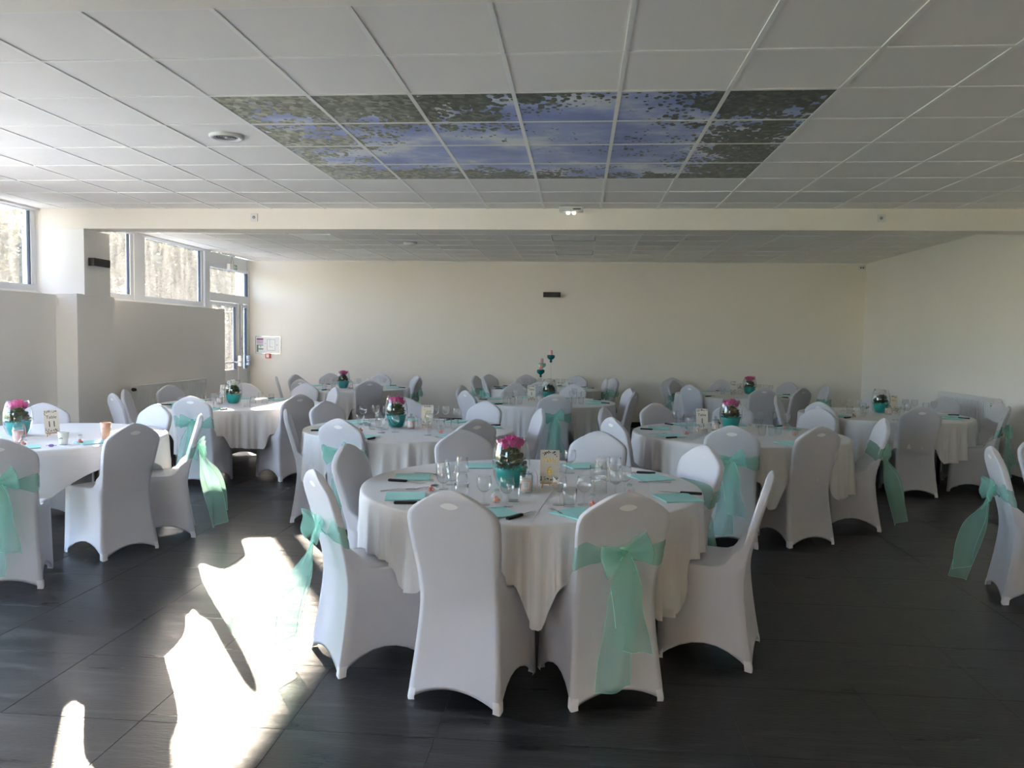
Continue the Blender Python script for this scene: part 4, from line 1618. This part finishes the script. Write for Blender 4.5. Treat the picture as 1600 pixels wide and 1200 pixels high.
TUM = {
    'T1': [(-.31, -.48), (-.055, -.455), (.22, -.55), (.16, .38), (.36, .16)],
    'T2': [(-.50, .20), (-.41, .11), (-.30, -.14), (-.19, -.12), (.20, .16), (.29, -.10), (.32, .11), (.40, -.02)],
    'T3': [(-.43, .35), (-.40, .17), (-.36, -.16), (-.28, -.06), (.28, .46), (.17, -.14), (.26, -.13), (.34, 0)],
    'T5': [(-.44, -.61), (-.35, -.66), (-.27, -.47), (.39, -.30), (.48, -.30)],
    'T10': [(-.33, .36), (-.14, .34), (.25, .34), (.42, .22)],
    'T4': [(-.37, .02), (-.17, .09), (-.25, -.08), (.12, -.19), (.18, .07)],
    'T6': [(-.25, -.57), (-.16, -.42), (.49, -.01)],
    'T7': [(-.21, -.02), (-.08, -.14), (.24, .40)],
    'T8': [(-.57, -.31), (-.57, .50), (-.65, .05), (-.48, .57), (-.42, -.08), (.05, -.72), (-.45, .24), (.27, -.44), (.13, .04), (.25, .09), (-.05, .70), (.18, .47)],
}
for tb, pts in WINE.items():
    tc, nm = TABLES[tb]
    for (x, y), od in by_x(tc, pts):
        K_WINE.at((tc[0] + x, tc[1] + y, surf(tb, x)), 0, 'clear stemmed wine glass, %s from left on %s' % (od, nm), 'wine glasses on %s' % nm)
for tb, pts in TUM.items():
    tc, nm = TABLES[tb]
    for (x, y), od in by_x(tc, pts):
        (K_TUMUP if tb == 'T8' else K_TUM).at((tc[0] + x, tc[1] + y, surf(tb, x)), 0, 'clear%s tumbler, %s from left on %s' % (' upturned' if tb == 'T8' else '', od, nm), 'tumblers on %s' % nm)
tc = TABLES['T1'][0]
for (x, y, up, lb) in ((-.355, -.17, 0, 'lower clear tumbler of the left stack on the nearest table'), (-.355, -.17, 1, 'upper clear tumbler of the left stack on the nearest table'),
                       (.375, -.20, 0, 'lower clear tumbler of the right stack on the nearest table'), (.375, -.20, 1, 'upper clear tumbler of the right stack on the nearest table')):
    K_TUMUP.at((tc[0] + x, tc[1] + y, surf('T1', x) + up * .0885), 0, lb, 'stacked tumblers on the nearest table')

# ------------------------------------------------------------------ place settings
SET = {'T1': None}
for tb, (tc, nm) in TABLES.items():
    if tb == 'T1':
        # napkin (x, y, turn), knife (handle end x, y, heading of the blade), fork, spoon
        nap = [(-.68, .11, .15), (-.60, -.43, .2), (-.13, -.735, .55), (.27, -.71, .8), (.68, .29, .5), (.76, -.28, .3), (-.33, .58, .2), (.28, .66, .4)]
        kn = [(-.79, -.015, -1.75), (-.62, -.60, -1.45), (-.05, -.86, -.55), (.72, .44, 1.45), (.90, -.17, 1.4)]
        fk = [(-.70, .26, -1.9), (-.76, -.31, -1.15), (.21, -.79, .45), (.78, .16, 1.65)]
        sp = [(-.60, -.24, -.7), (-.24, -.655, -1.5)]
    else:
        angs = sorted(occ[tb])
        nap, kn, fk, sp = [], [], [], []
        for a in angs:
            r = .70
            ix, iy = -cos(a), -sin(a)                     # towards the table centre
            rx, ry = iy, -ix                               # the diner's right hand
            if tb in ('T9',) and len(nap) >= 3:
                break
            nap.append((r * cos(a), r * sin(a), a + .2 * sin(5 * a)))
            if tb != 'T9':
                kn.append((.84 * cos(a) + .145 * rx, .84 * sin(a) + .145 * ry, math.atan2(iy, ix) - PI / 2 + .15 * sin(9 * a)))
            if tb in ('T2', 'T3', 'T4'):
                fk.append((.83 * cos(a) - .14 * rx, .83 * sin(a) - .14 * ry, math.atan2(iy, ix) - PI / 2))
    for lst, K, nme, gp in ((nap, K_NAP, 'teal folded paper napkin', 'napkins'), (kn, K_KNIFE, 'black-handled steak knife', 'steak knives'), (fk, K_FORK, 'steel fork', 'forks'), (sp, K_SPOON, 'steel spoon', 'spoons')):
        for (x, y, rz), od in by_x(tc, lst):
            K.at((tc[0] + x, tc[1] + y, surf(tb, x)), rz, '%s, %s from left on %s' % (nme, od, nm), '%s on %s' % (gp, nm))
FAV = {'T1': [(-.50, -.28), (-.135, -.50), (.33, -.56), (.13, .46), (.52, -.27)], 'T2': [(-.35, -.33), (.33, -.30), (.02, .52)], 'T3': [(.45, -.12), (-.48, -.22), (.50, .38)], 'T4': [(-.45, -.35), (-.52, .22)], 'T9': [(.58, -.36), (.27, -.53)]}
for tb, pts in FAV.items():
    tc, nm = TABLES[tb]
    for (x, y), od in by_x(tc, pts):
        K_FAV.at((tc[0] + x, tc[1] + y, surf(tb, x)), 2.0 + x, 'glass favour jar, %s from left on %s' % (od, nm), 'favour jars on %s' % nm)


# paper cups on the leftmost table
def cup(loc, m, label, stripe=None):
    t = thing('paper_cup', label, 'cup', loc, 0, 'paper cups on the leftmost table')
    MB().lathe([(0, .002), (.026, .002), (.036, .088), (.0335, .088), (.0245, .006), (0, .006)], 22).build('wall', m, t, True)
    MB().lathe([(.0355, .086), (.0378, .088), (.0355, .0915), (.0335, .088)], 22).build('rolled_rim', m, t, True)
    if stripe:
        rows = [[(.033 * sin(a), -.033 * cos(a), z + .003 * sin(8 * a)) for a in [-.5 + i * .1 for i in range(11)]] for z in (.044, .050)]
        mb = MB().grid(rows)
        mb.build('print', stripe, t)
    return t


tc = TABLES['T9'][0]
sz = SURF
cup((tc[0] + .61, tc[1] - .10, sz), M_CUPP, 'lower peach paper cup of the stack on the leftmost table')
cup((tc[0] + .61, tc[1] - .10, sz + .034), M_CUPP, 'upper peach paper cup of the stack on the leftmost table')
cup((tc[0] + .50, tc[1] - .43, sz), M_CUPW, 'white patterned paper cup beside a favour jar on the leftmost table', M_SIGNG)
cup((tc[0] + .15, tc[1] - .42, sz), mat('pink_paper_cup', (.78, .55, .52), .5), 'pink paper cup in front of the flowers on the leftmost table')
t = thing('sweet', 'purple wrapped sweet lying on the leftmost table', 'sweet', (tc[0] + .50, tc[1] - .56, sz))
o = MB().lathe([(0, -.020), (.004, -.018), (.009, -.01), (.010, 0), (.009, .01), (.004, .018), (0, .020)], 10).build('wrapped_body', M_PURPLE, t, True)
o.location = (0, 0, .0105)
o.rotation_euler = (0, PI / 2, .4)
for s in (-1, 1):
    o = MB().add([(0, 0, .0105), (s * .016, -.010, .006), (s * .016, .010, .014)], [(0, 1, 2)]).build('twist', M_PURPLE, t)
    o.location = (s * .017, s * .007, 0)


# tall candle holders on the farthest table
def candle_holder(x, y, h, label, pale=False):
    tc = TABLES['T10'][0]
    t = thing('candle_holder', label, 'candle holder', (tc[0] + x, tc[1] + y, SURF), 0, 'tall candle holders on the farthest table')
    MB().lathe([(0, 0), (.05, 0), (.05, .004), (.012, .010), (.007, .03), (.006, h - .06), (.014, h - .05)], 20).build('glass_stem', M_GLASS, t, True)
    m = M_TEALDARK if not pale else mat('pale_green_glass', (.25, .5, .38), .15)
    MB().lathe([(.010, h - .075), (.020, h - .06), (.016, h - .03), (.045, h - .012), (.064, h + .012), (.062, h + .045), (.052, h + .05), (.05, h + .02), (0, h + .012)], 22).build('teal_cup', m, t, True)
    MB().lathe([(0, h + .013), (.026, h + .013), (.026, h + .125), (.020, h + .129), (0, h + .128)], 18).build('pillar_candle', M_PINK, t, True)


candle_holder(.10, -.05, .50, 'tallest teal candle holder with pink candle on the farthest table')
candle_holder(-.05, .05, .36, 'pale green candle holder with pink candle on the farthest table', True)
candle_holder(-.06, -.12, .26, 'lowest dark teal candle holder on the farthest table')
